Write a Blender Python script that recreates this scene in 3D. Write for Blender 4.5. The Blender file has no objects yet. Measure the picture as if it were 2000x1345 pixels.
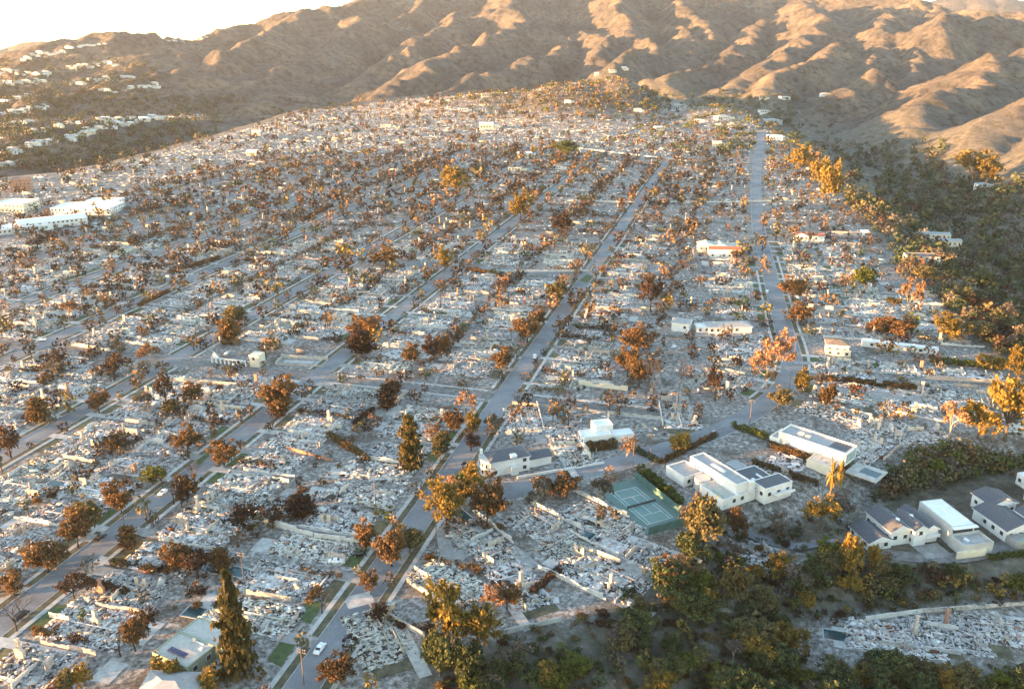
import bpy, math, random
import numpy as np
from mathutils import Vector, Matrix

rng = np.random.default_rng(7)
random.seed(7)
scene = bpy.context.scene
col = scene.collection

# ------------------------------------------------------------------ camera, sky, sun, exposure
CAM_H = 160.0
F_PX = 1670.0
PITCH = math.atan(612 / 1670)
cam_data = bpy.data.cameras.new('camera')
cam_data.sensor_width = 36.0
cam_data.lens = 36.0 * F_PX / 2000.0
cam_data.clip_start = 1.0
cam_data.clip_end = 40000.0
cam = bpy.data.objects.new('camera', cam_data)
cam.location = (0, 0, CAM_H)
cam.rotation_euler = (math.pi / 2 - PITCH, 0, 0)
col.objects.link(cam)
scene.camera = cam

SUN_EL = math.radians(3.7)
SUN_AZ = math.radians(-101.0)          # measured clockwise from the view direction (+Y): left and a little behind
sun_to = Vector((math.sin(SUN_AZ) * math.cos(SUN_EL), math.cos(SUN_AZ) * math.cos(SUN_EL), math.sin(SUN_EL)))
world = bpy.data.worlds.new('World')
scene.world = world
world.use_nodes = True
wn = world.node_tree
wn.nodes.clear()
sky = wn.nodes.new('ShaderNodeTexSky')
sky.sky_type = 'NISHITA'
sky.sun_disc = False
sky.sun_elevation = SUN_EL
sky.sun_rotation = SUN_AZ
sky.altitude = 200
sky.air_density = 1.0
sky.dust_density = 0.3
sky.ozone_density = 1.25
bg = wn.nodes.new('ShaderNodeBackground')
bg.inputs['Strength'].default_value = 0.125
wo = wn.nodes.new('ShaderNodeOutputWorld')
# the neighbourhood climbs away from the camera by about three degrees; the scene is built in that plane, so the true horizon lies lower
tc = wn.nodes.new('ShaderNodeTexCoord')
mp = wn.nodes.new('ShaderNodeMapping')
mp.inputs['Rotation'].default_value = (math.radians(3.3), 0, 0)
wn.links.new(tc.outputs['Generated'], mp.inputs['Vector'])
wn.links.new(mp.outputs[0], sky.inputs[0])
wn.links.new(sky.outputs[0], bg.inputs[0])
wn.links.new(bg.outputs[0], wo.inputs[0])
sd = bpy.data.lights.new('sun', 'SUN')
sd.energy = 4.2
sd.angle = math.radians(0.5)
sd.color = (1.0, 0.51, 0.19)
sun = bpy.data.objects.new('sun', sd)
sun.rotation_euler = sun_to.to_track_quat('Z', 'Y').to_euler()
sun.location = (0, 0, 600)
col.objects.link(sun)
scene.view_settings.view_transform = 'Standard'
scene.view_settings.look = 'None'
scene.view_settings.gamma = 1.0
scene.view_settings.use_curve_mapping = False
scene.view_settings.exposure = 3.55
scene.render.engine = 'CYCLES'
scene.cycles.max_bounces = 5
scene.cycles.diffuse_bounces = 3
scene.cycles.glossy_bounces = 2
scene.cycles.transmission_bounces = 2
scene.cycles.volume_bounces = 0
scene.cycles.use_denoising = True

# ------------------------------------------------------------------ survey helpers
SP, CP = math.sin(PITCH), math.cos(PITCH)


def ray(px, py):
    """view direction (x, y, z) of a photo measurement, forward part not normalised"""
    d = (py - 672.5) / F_PX
    return np.array([(px - 1000) / F_PX, CP - d * SP, -(SP + d * CP)])


def gp(px, py, z=0.0):
    r = ray(px, py)
    t = (CAM_H - z) / -r[2]
    return np.array([r[0] * t, r[1] * t])


STREET_AZ = math.radians(15.1)
SD = np.array([math.sin(STREET_AZ), math.cos(STREET_AZ)])      # along the streets, away from the camera
SR = np.array([math.cos(STREET_AZ), -math.sin(STREET_AZ)])     # to the right of them


def xy(s, t):
    return SD * s + SR * t


def st(p):
    return float(p[0] * SD[0] + p[1] * SD[1]), float(p[0] * SR[0] + p[1] * SR[1])


def pxm(p, z=0.0):
    """photo pixels for a metre at a ground point"""
    d = p[1] * CP + (CAM_H - z) * SP
    return F_PX / d


def proj(p, z=0.0):
    d = p[1] * CP + (CAM_H - z) * SP
    v = -p[1] * SP + (CAM_H - z) * CP
    return 1000 + F_PX * p[0] / d, 672.5 + F_PX * v / d


# ------------------------------------------------------------------ numpy noise
_perm = rng.permutation(4096)
_ang = rng.uniform(0, 2 * math.pi, 4096)
_gx, _gy = np.cos(_ang), np.sin(_ang)


def perlin(x, y):
    x = np.asarray(x, float); y = np.asarray(y, float)
    xi = np.floor(x).astype(int); yi = np.floor(y).astype(int)
    xf = x - xi; yf = y - yi
    def gr(ix, iy, dx, dy):
        h = _perm[(_perm[ix & 4095] + iy) & 4095]
        return _gx[h] * dx + _gy[h] * dy
    u = xf * xf * xf * (xf * (xf * 6 - 15) + 10)
    v = yf * yf * yf * (yf * (yf * 6 - 15) + 10)
    a = gr(xi, yi, xf, yf); b = gr(xi + 1, yi, xf - 1, yf)
    c = gr(xi, yi + 1, xf, yf - 1); e = gr(xi + 1, yi + 1, xf - 1, yf - 1)
    return (a + u * (b - a)) * (1 - v) + (c + u * (e - c)) * v * 1.0


def fbm(x, y, o=4, g=0.5):
    r = 0; a = 1; f = 1
    for i in range(o):
        r = r + a * perlin(x * f + 17.3 * i, y * f - 9.1 * i); a *= g; f *= 2
    return r


def ridged(x, y, o=4):
    r = 0; a = 1; f = 1
    for i in range(o):
        r = r + a * (1 - 2 * np.abs(perlin(x * f + 31.7 * i, y * f + 5.3 * i))); a *= 0.5; f *= 2.05
    return r


def sstep(a, b, x):
    k = np.clip((x - a) / (b - a), 0, 1)
    return k * k * (3 - 2 * k)


# ------------------------------------------------------------------ terrain shape
def poly_px(pts, z=0.0):
    return np.array([gp(a, b, z) for a, b in pts])


MESA = np.vstack([
    poly_px([(-560, 1800), (560, 1800), (700, 1420), (830, 1300), (960, 1245), (1085, 1215), (1230, 1150), (1320, 1100), (1345, 1020),
             (1460, 992), (1570, 990), (1680, 962), (1715, 925), (1760, 888), (1850, 868), (1960, 872), (2150, 850), (2150, 830), (2010, 738), (1900, 660), (1800, 560),
             (1735, 490), (1655, 400), (1600, 335), (1560, 300)]),
    np.array([[440, 1420], [430, 1700], [420, 1950], [330, 2230], [210, 2280], [60, 2230], [-150, 2150], [-330, 2020]]),
    poly_px([(590, 216), (490, 248), (400, 272), (250, 312), (120, 337), (0, 348), (-300, 352), (-900, 420)])])
PAD1 = poly_px([(1655, 1020), (1700, 985), (1790, 978), (1880, 952), (2100, 908), (2250, 1120), (2010, 1112), (1900, 1112), (1800, 1106), (1700, 1075)], -9)
PAD2 = poly_px([(1540, 1240), (1700, 1205), (1790, 1200), (2100, 1175), (2200, 1330), (1990, 1300), (1750, 1290), (1600, 1300)], -14)
PAD3 = poly_px([(1430, 1075), (1480, 1050), (1540, 1060), (1550, 1105), (1440, 1115)], -8)


def sdist(P, poly):
    """distance to the polygon, negative inside; P is (n,2)"""
    n = len(poly)
    best = np.full(len(P), 1e18)
    ins = np.zeros(len(P), bool)
    for i in range(n):
        a = poly[i]; b = poly[(i + 1) % n]
        ab = b - a
        t = np.clip(((P - a) @ ab) / (ab @ ab), 0, 1)
        q = P - a - t[:, None] * ab
        best = np.minimum(best, (q * q).sum(1))
        with np.errstate(divide='ignore', invalid='ignore'):
            c = ((a[1] > P[:, 1]) != (b[1] > P[:, 1])) & (P[:, 0] < (b[0] - a[0]) * (P[:, 1] - a[1]) / (b[1] - a[1]) + a[0])
        ins ^= c
    d = np.sqrt(best)
    return np.where(ins, -d, d)


# ridges measured in the photo: (x, y, distance ahead of the camera); last value: how fast the flanks fall
RIDGES = [
    ([(-500, 150, 3000), (0, 118, 3100), (60, 105, 3100), (150, 86, 3200), (210, 76, 3250), (270, 73, 3300), (310, 84, 3400), (400, 76, 3700),
      (470, 56, 3850), (600, 26, 4000), (700, 6, 4200), (830, 2, 4400), (920, -25, 4500), (1100, -60, 4600), (1300, -60, 4500), (1450, -25, 4400), (1560, 2, 4300),
      (1620, 0, 4250), (1700, -4, 4200), (1780, 6, 4000), (1840, 24, 3900), (1920, 31, 3700), (2000, 36, 3600), (2300, 20, 3500)], 0.51),
    ([(-300, 90, 6000), (0, 92, 6200), (60, 83, 6200), (100, 89, 6200), (130, 80, 6300), (165, 92, 6300), (300, 95, 6300)], 0.45),
    ([(1700, 20, 7800), (1830, 4, 8000), (1920, -4, 8000), (2000, 0, 8000), (2300, -20, 8000)], 0.38),
    ([(600, 26, 3950), (540, 62, 3500), (470, 100, 3100), (400, 131, 2800), (330, 152, 2600), (270, 168, 2480), (200, 182, 2400)], 0.54),
    ([(700, 30, 3900), (655, 92, 3450), (600, 118, 3150), (545, 150, 2850), (490, 168, 2650), (420, 205, 2350), (380, 222, 2250)], 0.57),
    ([(540, 62, 3500), (480, 118, 3250), (420, 150, 3000), (380, 175, 2750)], 0.68),
    ([(840, 0, 4350), (780, 30, 4050), (700, 62, 3800), (665, 100, 3450), (650, 140, 3100)], 0.60),
    ([(1010, -30, 4350), (990, 18, 3950), (1030, 42, 3650), (950, 80, 3250), (860, 124, 2850), (800, 160, 2560), (720, 190, 2350), (600, 222, 2200)], 0.54),
    ([(900, 20, 4000), (870, 60, 3650), (800, 90, 3350), (740, 130, 3000), (700, 165, 2750)], 0.68),
    ([(1060, 60, 3600), (1110, 80, 3350), (1090, 110, 3050), (1000, 130, 2780), (900, 170, 2480), (830, 196, 2350)], 0.60),
    ([(1200, -10, 4100), (1235, 78, 3300), (1290, 92, 3050), (1250, 112, 2850), (1190, 140, 2600)], 0.63),
    ([(1130, 60, 3450), (1190, 84, 3200), (1170, 118, 2900)], 0.75),
    ([(1330, 0, 4000), (1390, 78, 3350), (1440, 118, 2950), (1380, 128, 2750), (1300, 148, 2500)], 0.60),
    ([(1330, 60, 3500), (1360, 100, 3100), (1310, 128, 2850)], 0.75),
    ([(1560, 8, 4000), (1600, 42, 3400), (1570, 90, 3000), (1520, 120, 2750), (1470, 160, 2450), (1400, 175, 2300)], 0.54),
    ([(1490, 40, 3600), (1470, 70, 3300), (1430, 100, 3000)], 0.75),
    ([(1650, 100, 2700), (1550, 138, 2450), (1500, 168, 2250), (1480, 185, 2100)], 0.63),
    ([(1730, 18, 3900), (1735, 42, 3450), (1725, 66, 3150), (1715, 100, 2800), (1700, 150, 2450), (1650, 195, 2150)], 0.54),
    ([(1725, 66, 3150), (1770, 84, 2950), (1800, 120, 2650)], 0.75),
    ([(1840, 26, 3850), (1800, 60, 3400), (1820, 100, 3000), (1790, 150, 2500)], 0.63),
    ([(2150, 40, 3300), (2000, 48, 3100), (1900, 42, 3000), (1850, 34, 2950), (1830, 55, 2850)], 0.60),
    ([(2200, 80, 2700), (2000, 105, 2300), (1960, 122, 2150), (1900, 160, 1900), (1820, 205, 1680), (1750, 235, 1500)], 0.51),
    ([(2300, 170, 1600), (2000, 196, 1420), (1900, 206, 1350), (1830, 226, 1290), (1760, 252, 1190), (1690, 285, 1090), (1640, 310, 1020)], 0.45),
    ([(1900, 206, 1350), (1870, 258, 1180), (1850, 320, 1000)], 0.60),
    ([(2150, 215, 1300), (1960, 300, 1020), (1900, 360, 860)], 0.45),
    # the low hills at the left, with houses on their shoulders
    ([(-500, 330, 1150), (0, 296, 1300), (100, 256, 1480), (220, 232, 1640), (380, 226, 1760), (420, 240, 1740)], .10),
    ([(-500, 250, 1900), (0, 226, 1980), (80, 207, 2080), (140, 190, 2220)], .16),
    ([(-500, 190, 2400), (0, 166, 2500), (150, 148, 2700), (260, 130, 2850), (310, 118, 3000)], .13),
]
_R = []
for pts, k in RIDGES:
    L = []
    for a, b, dist in pts:
        r = ray(a, b); t = dist / r[1]
        L.append((r[0] * t, dist, CAM_H + r[2] * t))
    _R.append((np.array(L), k))
KNOLLS = [(225, 1900, 66, 110, 260), (140, 1920, 56, 190, 320), (0, 1960, 34, 240, 300), (-150, 2060, 16, 220, 240), (390, 1700, 22, 130, 220)]


def zt(P):
    P = np.asarray(P, float).reshape(-1, 2)
    X, Y = P[:, 0], P[:, 1]
    d = sdist(P, MESA)
    near = np.hypot(X, Y) < 700
    depth = np.where(near & (X > -60) & (Y < 330), 18, 46)
    wid = np.where(Y < 420, 85, 150)
    zc = -depth * sstep(0, 1, d / wid)
    zc = zc + sstep(1700, 4200, Y) * 110 * sstep(-1100, 100, X) - 0.1 * np.maximum(0, Y - 3500 - 900 * sstep(-1100, 100, X)) + sstep(0, 60, d) * fbm(X / 60, Y / 60, 3) * 5
    far = sstep(60, 400, d)
    wx = X + 40 * fbm(X / 300, Y / 300, 2); wy = Y + 40 * fbm(X / 300 + 50, Y / 300, 2)
    m = np.full(len(P), -1e9)
    for L, k in _R:
        for i in range(len(L) - 1):
            a = L[i]; b = L[i + 1]; ab = b[:2] - a[:2]
            t = np.clip(((wx - a[0]) * ab[0] + (wy - a[1]) * ab[1]) / (ab @ ab), 0, 1)
            dd = np.hypot(wx - a[0] - t * ab[0], wy - a[1] - t * ab[1])
            z = a[2] + t * (b[2] - a[2]) - k * (np.sqrt(dd * dd + 150) - 12)
            m = np.maximum(m, z)
    wx2 = X + 60 * fbm(X / 220 + 3, Y / 220, 2); wy2 = Y + 60 * fbm(X / 220, Y / 220 + 8, 2)
    gul = ridged(wx2 / 330, wy2 / 420, 3)
    gul2 = ridged(wx2 / 120 + 7, wy2 / 170, 3)
    m = m + ((gul - 0.9) * 26 + (gul2 - .8) * 17 + (ridged(X / 52, Y / 80 + 4, 2) - .7) * 5) * sstep(600, 2400, Y)
    k = 7.0
    h = np.clip(0.5 + 0.5 * (m - zc) / k, 0, 1)
    zo = zc * (1 - h) + m * h + k * h * (1 - h)
    zo = zc * (1 - far) + zo * far
    z = np.where(d < 0, 0.0, zo)
    # the built-up knoll at the far end of the neighbourhood
    kz = 0
    for cx, cy, hh, rx, ry in KNOLLS:
        kz = np.maximum(kz, hh * np.exp(-(((X - cx) / rx) ** 2 + ((Y - cy) / ry) ** 2) * 1.3) - 2.2)
    kz = np.maximum(kz, 0) * sstep(1150, 1500, Y)
    z = z + kz * (1 - sstep(0, 260, d))
    for pad, pz in ((PAD1, -9), (PAD2, -14), (PAD3, -8)):
        pdn = sdist(P, pad)
        w = 1 - sstep(0, 22, pdn)
        z = z * (1 - w) + pz * w
    return z


_GRID = {}


def zfast(P):
    """terrain height read back from the finished sheet"""
    P = np.asarray(P, float).reshape(-1, 2)
    a = np.degrees(np.arctan2(P[:, 0], P[:, 1])); r = np.hypot(P[:, 0], P[:, 1])
    A, Rr, Z = _GRID['az'], _GRID['rad'], _GRID['z']
    i = np.clip(np.searchsorted(A, a) - 1, 0, len(A) - 2); j = np.clip(np.searchsorted(Rr, r) - 1, 0, len(Rr) - 2)
    u = np.clip((a - A[i]) / (A[i + 1] - A[i]), 0, 1); v = np.clip((r - Rr[j]) / (Rr[j + 1] - Rr[j]), 0, 1)
    return (Z[j, i] * (1 - u) + Z[j, i + 1] * u) * (1 - v) + (Z[j + 1, i] * (1 - u) + Z[j + 1, i + 1] * u) * v


def zat(p):
    return float(zfast(np.array([p[:2]]))[0])


def hits(px, py):
    """the terrain points seen at photo measurements"""
    px = np.atleast_1d(np.asarray(px, float)); py = np.atleast_1d(np.asarray(py, float))
    d = (py - 672.5) / F_PX
    R = np.stack([(px - 1000) / F_PX, CP - d * SP, -(SP + d * CP)], 1)
    ts = np.geomspace(80, 9000, 900)
    out = np.zeros((len(px), 3))
    for k in range(0, len(px), 200):
        r = R[k:k + 200]
        T = ts[None] / r[:, 1:2]
        P = r[:, None] * T[..., None]; P[..., 2] += CAM_H
        below = P[..., 2] < zfast(P[..., :2].reshape(-1, 2)).reshape(P.shape[:2])
        i = np.where(below.any(1), below.argmax(1), len(ts) - 1)
        q = P[np.arange(len(r)), i]; q0 = P[np.arange(len(r)), np.maximum(i - 1, 0)]
        for _ in range(8):
            m = (q + q0) / 2
            bl = m[:, 2] < zfast(m[:, :2])
            q = np.where(bl[:, None], m, q); q0 = np.where(bl[:, None], q0, m)
        q[:, 2] = zfast(q[:, :2])
        out[k:k + 200] = q
    return out


def hit(px, py):
    return hits(px, py)[0]


# ------------------------------------------------------------------ mesh and material helpers
def new_mesh(name, V, F, mats=None, mat_idx=None, fcol=None, smooth=False):
    me = bpy.data.meshes.new(name)
    V = np.asarray(V, np.float32).reshape(-1, 3)
    if isinstance(F, np.ndarray):
        k = F.shape[1]; n = len(F)
        me.vertices.add(len(V)); me.vertices.foreach_set('co', V.ravel())
        me.loops.add(n * k); me.loops.foreach_set('vertex_index', F.astype(np.int32).ravel())
        me.polygons.add(n); me.polygons.foreach_set('loop_start', np.arange(0, n * k, k, dtype=np.int32))
        me.polygons.foreach_set('loop_total', np.full(n, k, np.int32))
    else:
        me.from_pydata(V.tolist(), [], F)
    nf = len(me.polygons)
    if mats:
        for m in mats: me.materials.append(m)
        if mat_idx is not None: me.polygons.foreach_set('material_index', np.asarray(mat_idx, np.int32))
    if fcol is not None:
        a = me.attributes.new('Col', 'FLOAT_COLOR', 'FACE')
        c = np.ones((nf, 4), np.float32); c[:, :3] = fcol
        a.data.foreach_set('color', c.ravel())
    if smooth: me.polygons.foreach_set('use_smooth', np.ones(nf, bool))
    me.update(); me.validate()
    return me


def add(name, me, parent=None, loc=None, rz=None, scale=None, label=None, cat=None, group=None, kind=None):
    o = bpy.data.objects.new(name, me)
    col.objects.link(o)
    if parent is not None: o.parent = parent
    if loc is not None: o.location = loc
    if rz is not None: o.rotation_euler = (0, 0, rz)
    if scale is not None: o.scale = scale if hasattr(scale, '__len__') else (scale,) * 3
    if label: o['label'] = label
    if cat: o['category'] = cat
    if group: o['group'] = group
    if kind: o['kind'] = kind
    return o


def nodes(name):
    m = bpy.data.materials.new(name); m.use_nodes = True
    nt = m.node_tree
    b = nt.nodes['Principled BSDF']
    return m, nt, b


def ramp(nt, src, stops):
    r = nt.nodes.new('ShaderNodeValToRGB')
    el = r.color_ramp.elements
    while len(el) < len(stops): el.new(0.5)
    for e, (p, c) in zip(el, stops):
        e.position = p; e.color = (*c, 1) if len(c) == 3 else c
    nt.links.new(src, r.inputs[0])
    return r.outputs[0]


def noise(nt, scale, detail=4, rough=0.6, coord=None, kind='ShaderNodeTexNoise'):
    n = nt.nodes.new(kind)
    n.inputs['Scale'].default_value = scale
    if kind == 'ShaderNodeTexNoise':
        n.inputs['Detail'].default_value = detail; n.inputs['Roughness'].default_value = rough
    if coord is not None: nt.links.new(coord, n.inputs['Vector'])
    return n


def mixc(nt, fac, a, b, mode='MIX'):
    m = nt.nodes.new('ShaderNodeMix'); m.data_type = 'RGBA'; m.blend_type = mode
    for s, v in ((m.inputs[0], fac), (m.inputs[6], a), (m.inputs[7], b)):
        if hasattr(v, 'default_value') or hasattr(v, 'is_linked'): nt.links.new(v, s)
        elif isinstance(v, (int, float)): s.default_value = v
        else: s.default_value = (*v, 1)
    return m.outputs[2]


def mat_plain(name, c, rough=0.8, var=0.18, scale=0.6, metal=0.0, bump=0.0):
    """one colour with grain and weathering"""
    m, nt, b = nodes(name)
    g = nt.nodes.new('ShaderNodeNewGeometry')
    n = noise(nt, scale, 5, 0.65, g.outputs['Position'])
    lo = tuple(max(0, x * (1 - 2 * var)) for x in c); hi = tuple(min(1, x * (1 + 1.3 * var)) for x in c)
    oi = nt.nodes.new('ShaderNodeObjectInfo')
    cc = ramp(nt, n.outputs[0], [(0.3, lo), (0.7, hi)])
    nt.links.new(cc, b.inputs['Base Color'])
    b.inputs['Roughness'].default_value = rough; b.inputs['Metallic'].default_value = metal
    if bump:
        bp = nt.nodes.new('ShaderNodeBump'); bp.inputs['Strength'].default_value = bump
        nt.links.new(n.outputs[0], bp.inputs['Height']); nt.links.new(bp.outputs[0], b.inputs['Normal'])
    return m


M = {}


def build_ground_material():
    m, nt, b = nodes('burned_ground')
    geo = nt.nodes.new('ShaderNodeNewGeometry'); P = geo.outputs['Position']
    at = nt.nodes.new('ShaderNodeAttribute'); at.attribute_name = 'zone'
    sep = nt.nodes.new('ShaderNodeSeparateColor'); nt.links.new(at.outputs['Color'], sep.inputs[0])
    # town: ash, dirt, char
    n1 = noise(nt, 0.55, 9, 0.75, P); n2 = noise(nt, 0.07, 7, 0.68, P); n3 = noise(nt, 1.1, 6, 0.7, P)
    ash = ramp(nt, n1.outputs[0], [(0.32, (.035, .032, .03)), (0.44, (.13, .12, .108)), (0.54, (.28, .268, .25)), (0.65, (.50, .49, .465)), (0.77, (.70, .69, .66))])
    dirt = ramp(nt, n3.outputs[0], [(0.3, (.035, .03, .026)), (0.55, (.125, .105, .085)), (0.75, (.25, .225, .195))])
    town = mixc(nt, ramp(nt, n2.outputs[0], [(0.49, (0, 0, 0)), (0.62, (1, 1, 1))]), ash, dirt)
    # canyon: charred slope with scraps of green and pale ash
    c1 = noise(nt, 0.11, 10, 0.75, P)
    can = ramp(nt, c1.outputs[0], [(0.28, (.028, .028, .024)), (0.42, (.06, .06, .042)), (0.54, (.115, .103, .08)), (0.66, (.20, .185, .16)), (0.80, (.30, .285, .265))])
    # hills: burned grass and chaparral
    h1 = noise(nt, 0.006, 9, 0.66, P); h2 = noise(nt, 0.045, 10, 0.75, P)
    hill = ramp(nt, h1.outputs[0], [(0.34, (.085, .084, .083)), (0.5, (.14, .128, .115)), (0.66, (.24, .195, .15))])
    scrub = ramp(nt, h2.outputs[0], [(0.38, (.26, .27, .24)), (0.48, (.72, .70, .66)), (0.6, (1, 1, 1))])
    hill = mixc(nt, 1.0, hill, scrub, 'MULTIPLY')
    c = mixc(nt, sep.outputs[0], can, town)
    c = mixc(nt, sep.outputs[1], c, hill)
    nt.links.new(c, b.inputs['Base Color'])
    b.inputs['Roughness'].default_value = 0.95
    b.inputs['Specular IOR Level'].default_value = 0.2
    bp = nt.nodes.new('ShaderNodeBump'); bp.inputs['Strength'].default_value = 0.6; bp.inputs['Distance'].default_value = 0.6
    nt.links.new(n1.outputs[0], bp.inputs['Height'])
    bp2 = nt.nodes.new('ShaderNodeBump'); bp2.inputs['Distance'].default_value = 16.0
    nt.links.new(sep.outputs[1], bp2.inputs['Strength'])
    nt.links.new(h2.outputs[0], bp2.inputs['Height']); nt.links.new(bp.outputs[0], bp2.inputs['Normal'])
    nt.links.new(bp2.outputs[0], b.inputs['Normal'])
    return m


# ------------------------------------------------------------------ terrain sheet
az = np.concatenate([np.arange(-180, -44, 4), np.arange(-44, 44, 0.2), np.arange(44, 180, 4)])
rad = np.concatenate([[0.5, 40], np.geomspace(80, 1000, 230), np.linspace(1007, 4700, 500), np.geomspace(4780, 9500, 50), [9900]])
AZ, RD = np.meshgrid(np.radians(az), rad)
TX, TY = RD * np.sin(AZ), RD * np.cos(AZ)
TP = np.stack([TX.ravel(), TY.ravel()], 1)
TZ = zt(TP)
nr, na = AZ.shape
_GRID.update(az=az, rad=rad, z=TZ.reshape(nr, na))
idx = np.arange(nr * na).reshape(nr, na)
nxt = np.roll(idx, -1, axis=1)
F = np.stack([idx[:-1].ravel(), idx[1:].ravel(), nxt[1:].ravel(), nxt[:-1].ravel()], 1)[:, ::-1]
tme = new_mesh('terrain', np.column_stack([TP, TZ]), np.ascontiguousarray(F), smooth=True)
dm = sdist(TP, MESA)
for pad in (PAD2, PAD3): dm = np.minimum(dm, sdist(TP, pad))
zn = np.ones((len(TP), 4), np.float32)
zn[:, 0] = 1 - sstep(-4, 10, dm + 4 * fbm(TP[:, 0] / 12, TP[:, 1] / 12, 2))
zn[:, 1] = sstep(0, 1, (dm - np.where(TP[:, 0] > 150, 230, 60)) / np.where(TP[:, 0] > 150, 160, 140) + 0 * dm) * sstep(-1, 0, dm + 40 * fbm(TP[:, 0] / 90, TP[:, 1] / 90, 3)) * sstep(800, 1100, TP[:, 1] + 80 * fbm(TP[:, 0] / 150, TP[:, 1] / 150, 3))
kn = sstep(10, 30, TZ) * (dm < 30)
zn[:, 0] *= 1 - .75 * kn; zn[:, 1] = np.maximum(zn[:, 1], kn * .8)
zn[:, 2] = 0
za = tme.attributes.new('zone', 'FLOAT_COLOR', 'POINT'); za.data.foreach_set('color', zn.ravel())
M['ground'] = build_ground_material()
tme.materials.append(M['ground'])
add('terrain', tme, kind='structure')

# ------------------------------------------------------------------ materials
def mat_asphalt():
    m, nt, b = nodes('asphalt')
    g = nt.nodes.new('ShaderNodeNewGeometry'); P = g.outputs['Position']
    fine = ramp(nt, noise(nt, 1.4, 6, .7, P).outputs[0], [(.3, (.14, .148, .16)), (.7, (.21, .222, .236))])
    big = noise(nt, .06, 4, .55, P)
    c = mixc(nt, 1.0, fine, ramp(nt, big.outputs[0], [(.38, (.72, .72, .73)), (.5, (.95, .95, .95)), (.62, (1.12, 1.12, 1.1))]), 'MULTIPLY')
    dust = noise(nt, .25, 8, .75, P)
    c = mixc(nt, ramp(nt, dust.outputs[0], [(.56, (0, 0, 0)), (.72, (.6, .6, .6))]), c, (.33, .32, .30))
    nt.links.new(c, b.inputs['Base Color']); b.inputs['Roughness'].default_value = .8
    return m


M['asphalt'] = mat_asphalt()
M['slab'] = mat_plain('ash_covered_slab', (.50, .49, .47), 0.9, 0.35, 0.7)
M['slab_dark'] = mat_plain('sooty_slab', (.20, .19, .18), 0.9, 0.4, 0.7)
M['asphalt_old'] = mat_plain('asphalt_old', (.165, .155, .145), 0.85, 0.3, 0.35)
M['concrete'] = mat_plain('concrete', (.40, .395, .375), 0.85, 0.16, 0.5)
M['concrete_dark'] = mat_plain('concrete_dark', (.27, .265, .25), 0.85, 0.2, 0.5)
M['verge'] = mat_plain('verge_grass', (.095, .088, .052), 0.95, 0.35, 0.35)
M['lawn'] = mat_plain('lawn', (.06, .095, .032), 0.95, 0.25, 0.6)
M['dry_lawn'] = mat_plain('dry_lawn', (.14, .12, .06), 0.95, 0.3, 0.5)
M['stucco_white'] = mat_plain('stucco_white', (.68, .67, .645), 0.75, 0.09, 0.25)
M['stucco_cream'] = mat_plain('stucco_cream', (.66, .58, .45), 0.8, 0.07, 0.3)
M['stucco_grey'] = mat_plain('stucco_grey', (.42, .42, .41), 0.8, 0.08, 0.3)
M['stucco_green'] = mat_plain('stucco_green', (.30, .33, .24), 0.8, 0.08, 0.3)
M['roof_dark'] = mat_plain('roof_dark', (.085, .09, .105), 0.8, 0.15, 1.5)
M['roof_grey'] = mat_plain('roof_grey', (.30, .31, .315), 0.75, 0.12, 0.7)
M['roof_white'] = mat_plain('roof_white', (.72, .73, .74), 0.6, 0.07, 0.4)
M['roof_tan'] = mat_plain('roof_tan', (.42, .41, .375), 0.85, 0.1, 0.8)
M['roof_brown'] = mat_plain('roof_brown', (.17, .14, .115), 0.85, 0.2, 1.2)
M['roof_red'] = mat_plain('roof_red', (.36, .13, .08), 0.85, 0.2, 1.5)
M['glass'] = mat_plain('window_glass', (.035, .045, .055), 0.08, 0.1, 0.2)
M['glass_pale'] = mat_plain('railing_glass', (.25, .36, .36), 0.1, 0.1, 0.2)
M['brick'] = mat_plain('brick', (.36, .19, .13), 0.9, 0.25, 2.5)
M['brick_pale'] = mat_plain('pale_masonry', (.55, .44, .35), 0.9, 0.18, 1.5)
M['wall_burnt'] = mat_plain('scorched_stucco', (.42, .385, .345), 0.9, 0.3, 0.8)
M['wall_pink'] = mat_plain('pink_block_wall', (.52, .40, .34), 0.9, 0.2, 0.8)
M['wall_white'] = mat_plain('white_block_wall', (.56, .545, .51), 0.9, 0.15, 0.6)
M['charred'] = mat_plain('charred_wood', (.028, .024, .022), 0.95, 0.3, 2.0)
M['bark'] = mat_plain('bark', (.10, .075, .055), 0.95, 0.3, 2.0)
M['bark_pale'] = mat_plain('pale_bark', (.36, .29, .22), 0.9, 0.25, 1.5)
M['bark_burnt'] = mat_plain('burnt_bark', (.035, .029, .026), 0.95, 0.3, 2.0)
M['pool_water'] = mat_plain('pool_water', (.02, .06, .07), 0.05, 0.1, 0.1)
M['pond_water'] = mat_plain('pond_water', (.004, .005, .006), 0.06, 0.1, 0.1)
M['solar'] = mat_plain('solar_glass', (.03, .035, .10), 0.15, 0.2, 0.4)
M['court'] = mat_plain('court_paint', (.10, .165, .15), 0.8, 0.06, 0.3)
M['court_in'] = mat_plain('court_inner_paint', (.13, .215, .20), 0.8, 0.06, 0.3)
M['line'] = mat_plain('white_line_paint', (.75, .76, .74), 0.7, 0.08, 0.6)
M['windscreen'] = mat_plain('green_windscreen', (.06, .13, .12), 0.9, 0.15, 0.5)
M['metal_dark'] = mat_plain('dark_metal', (.06, .06, .065), 0.5, 0.1, 1.0)
M['tyre'] = mat_plain('tyre', (.015, .015, .015), 0.9, 0.1, 1.0)
M['timber'] = mat_plain('weathered_timber', (.14, .10, .07), 0.9, 0.25, 1.5)
M['paint_white'] = mat_plain('car_paint_white', (.80, .81, .82), 0.25, 0.02, 0.5)
M['paint_black'] = mat_plain('car_paint_black', (.016, .018, .022), 0.25, 0.05, 0.5)
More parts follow.
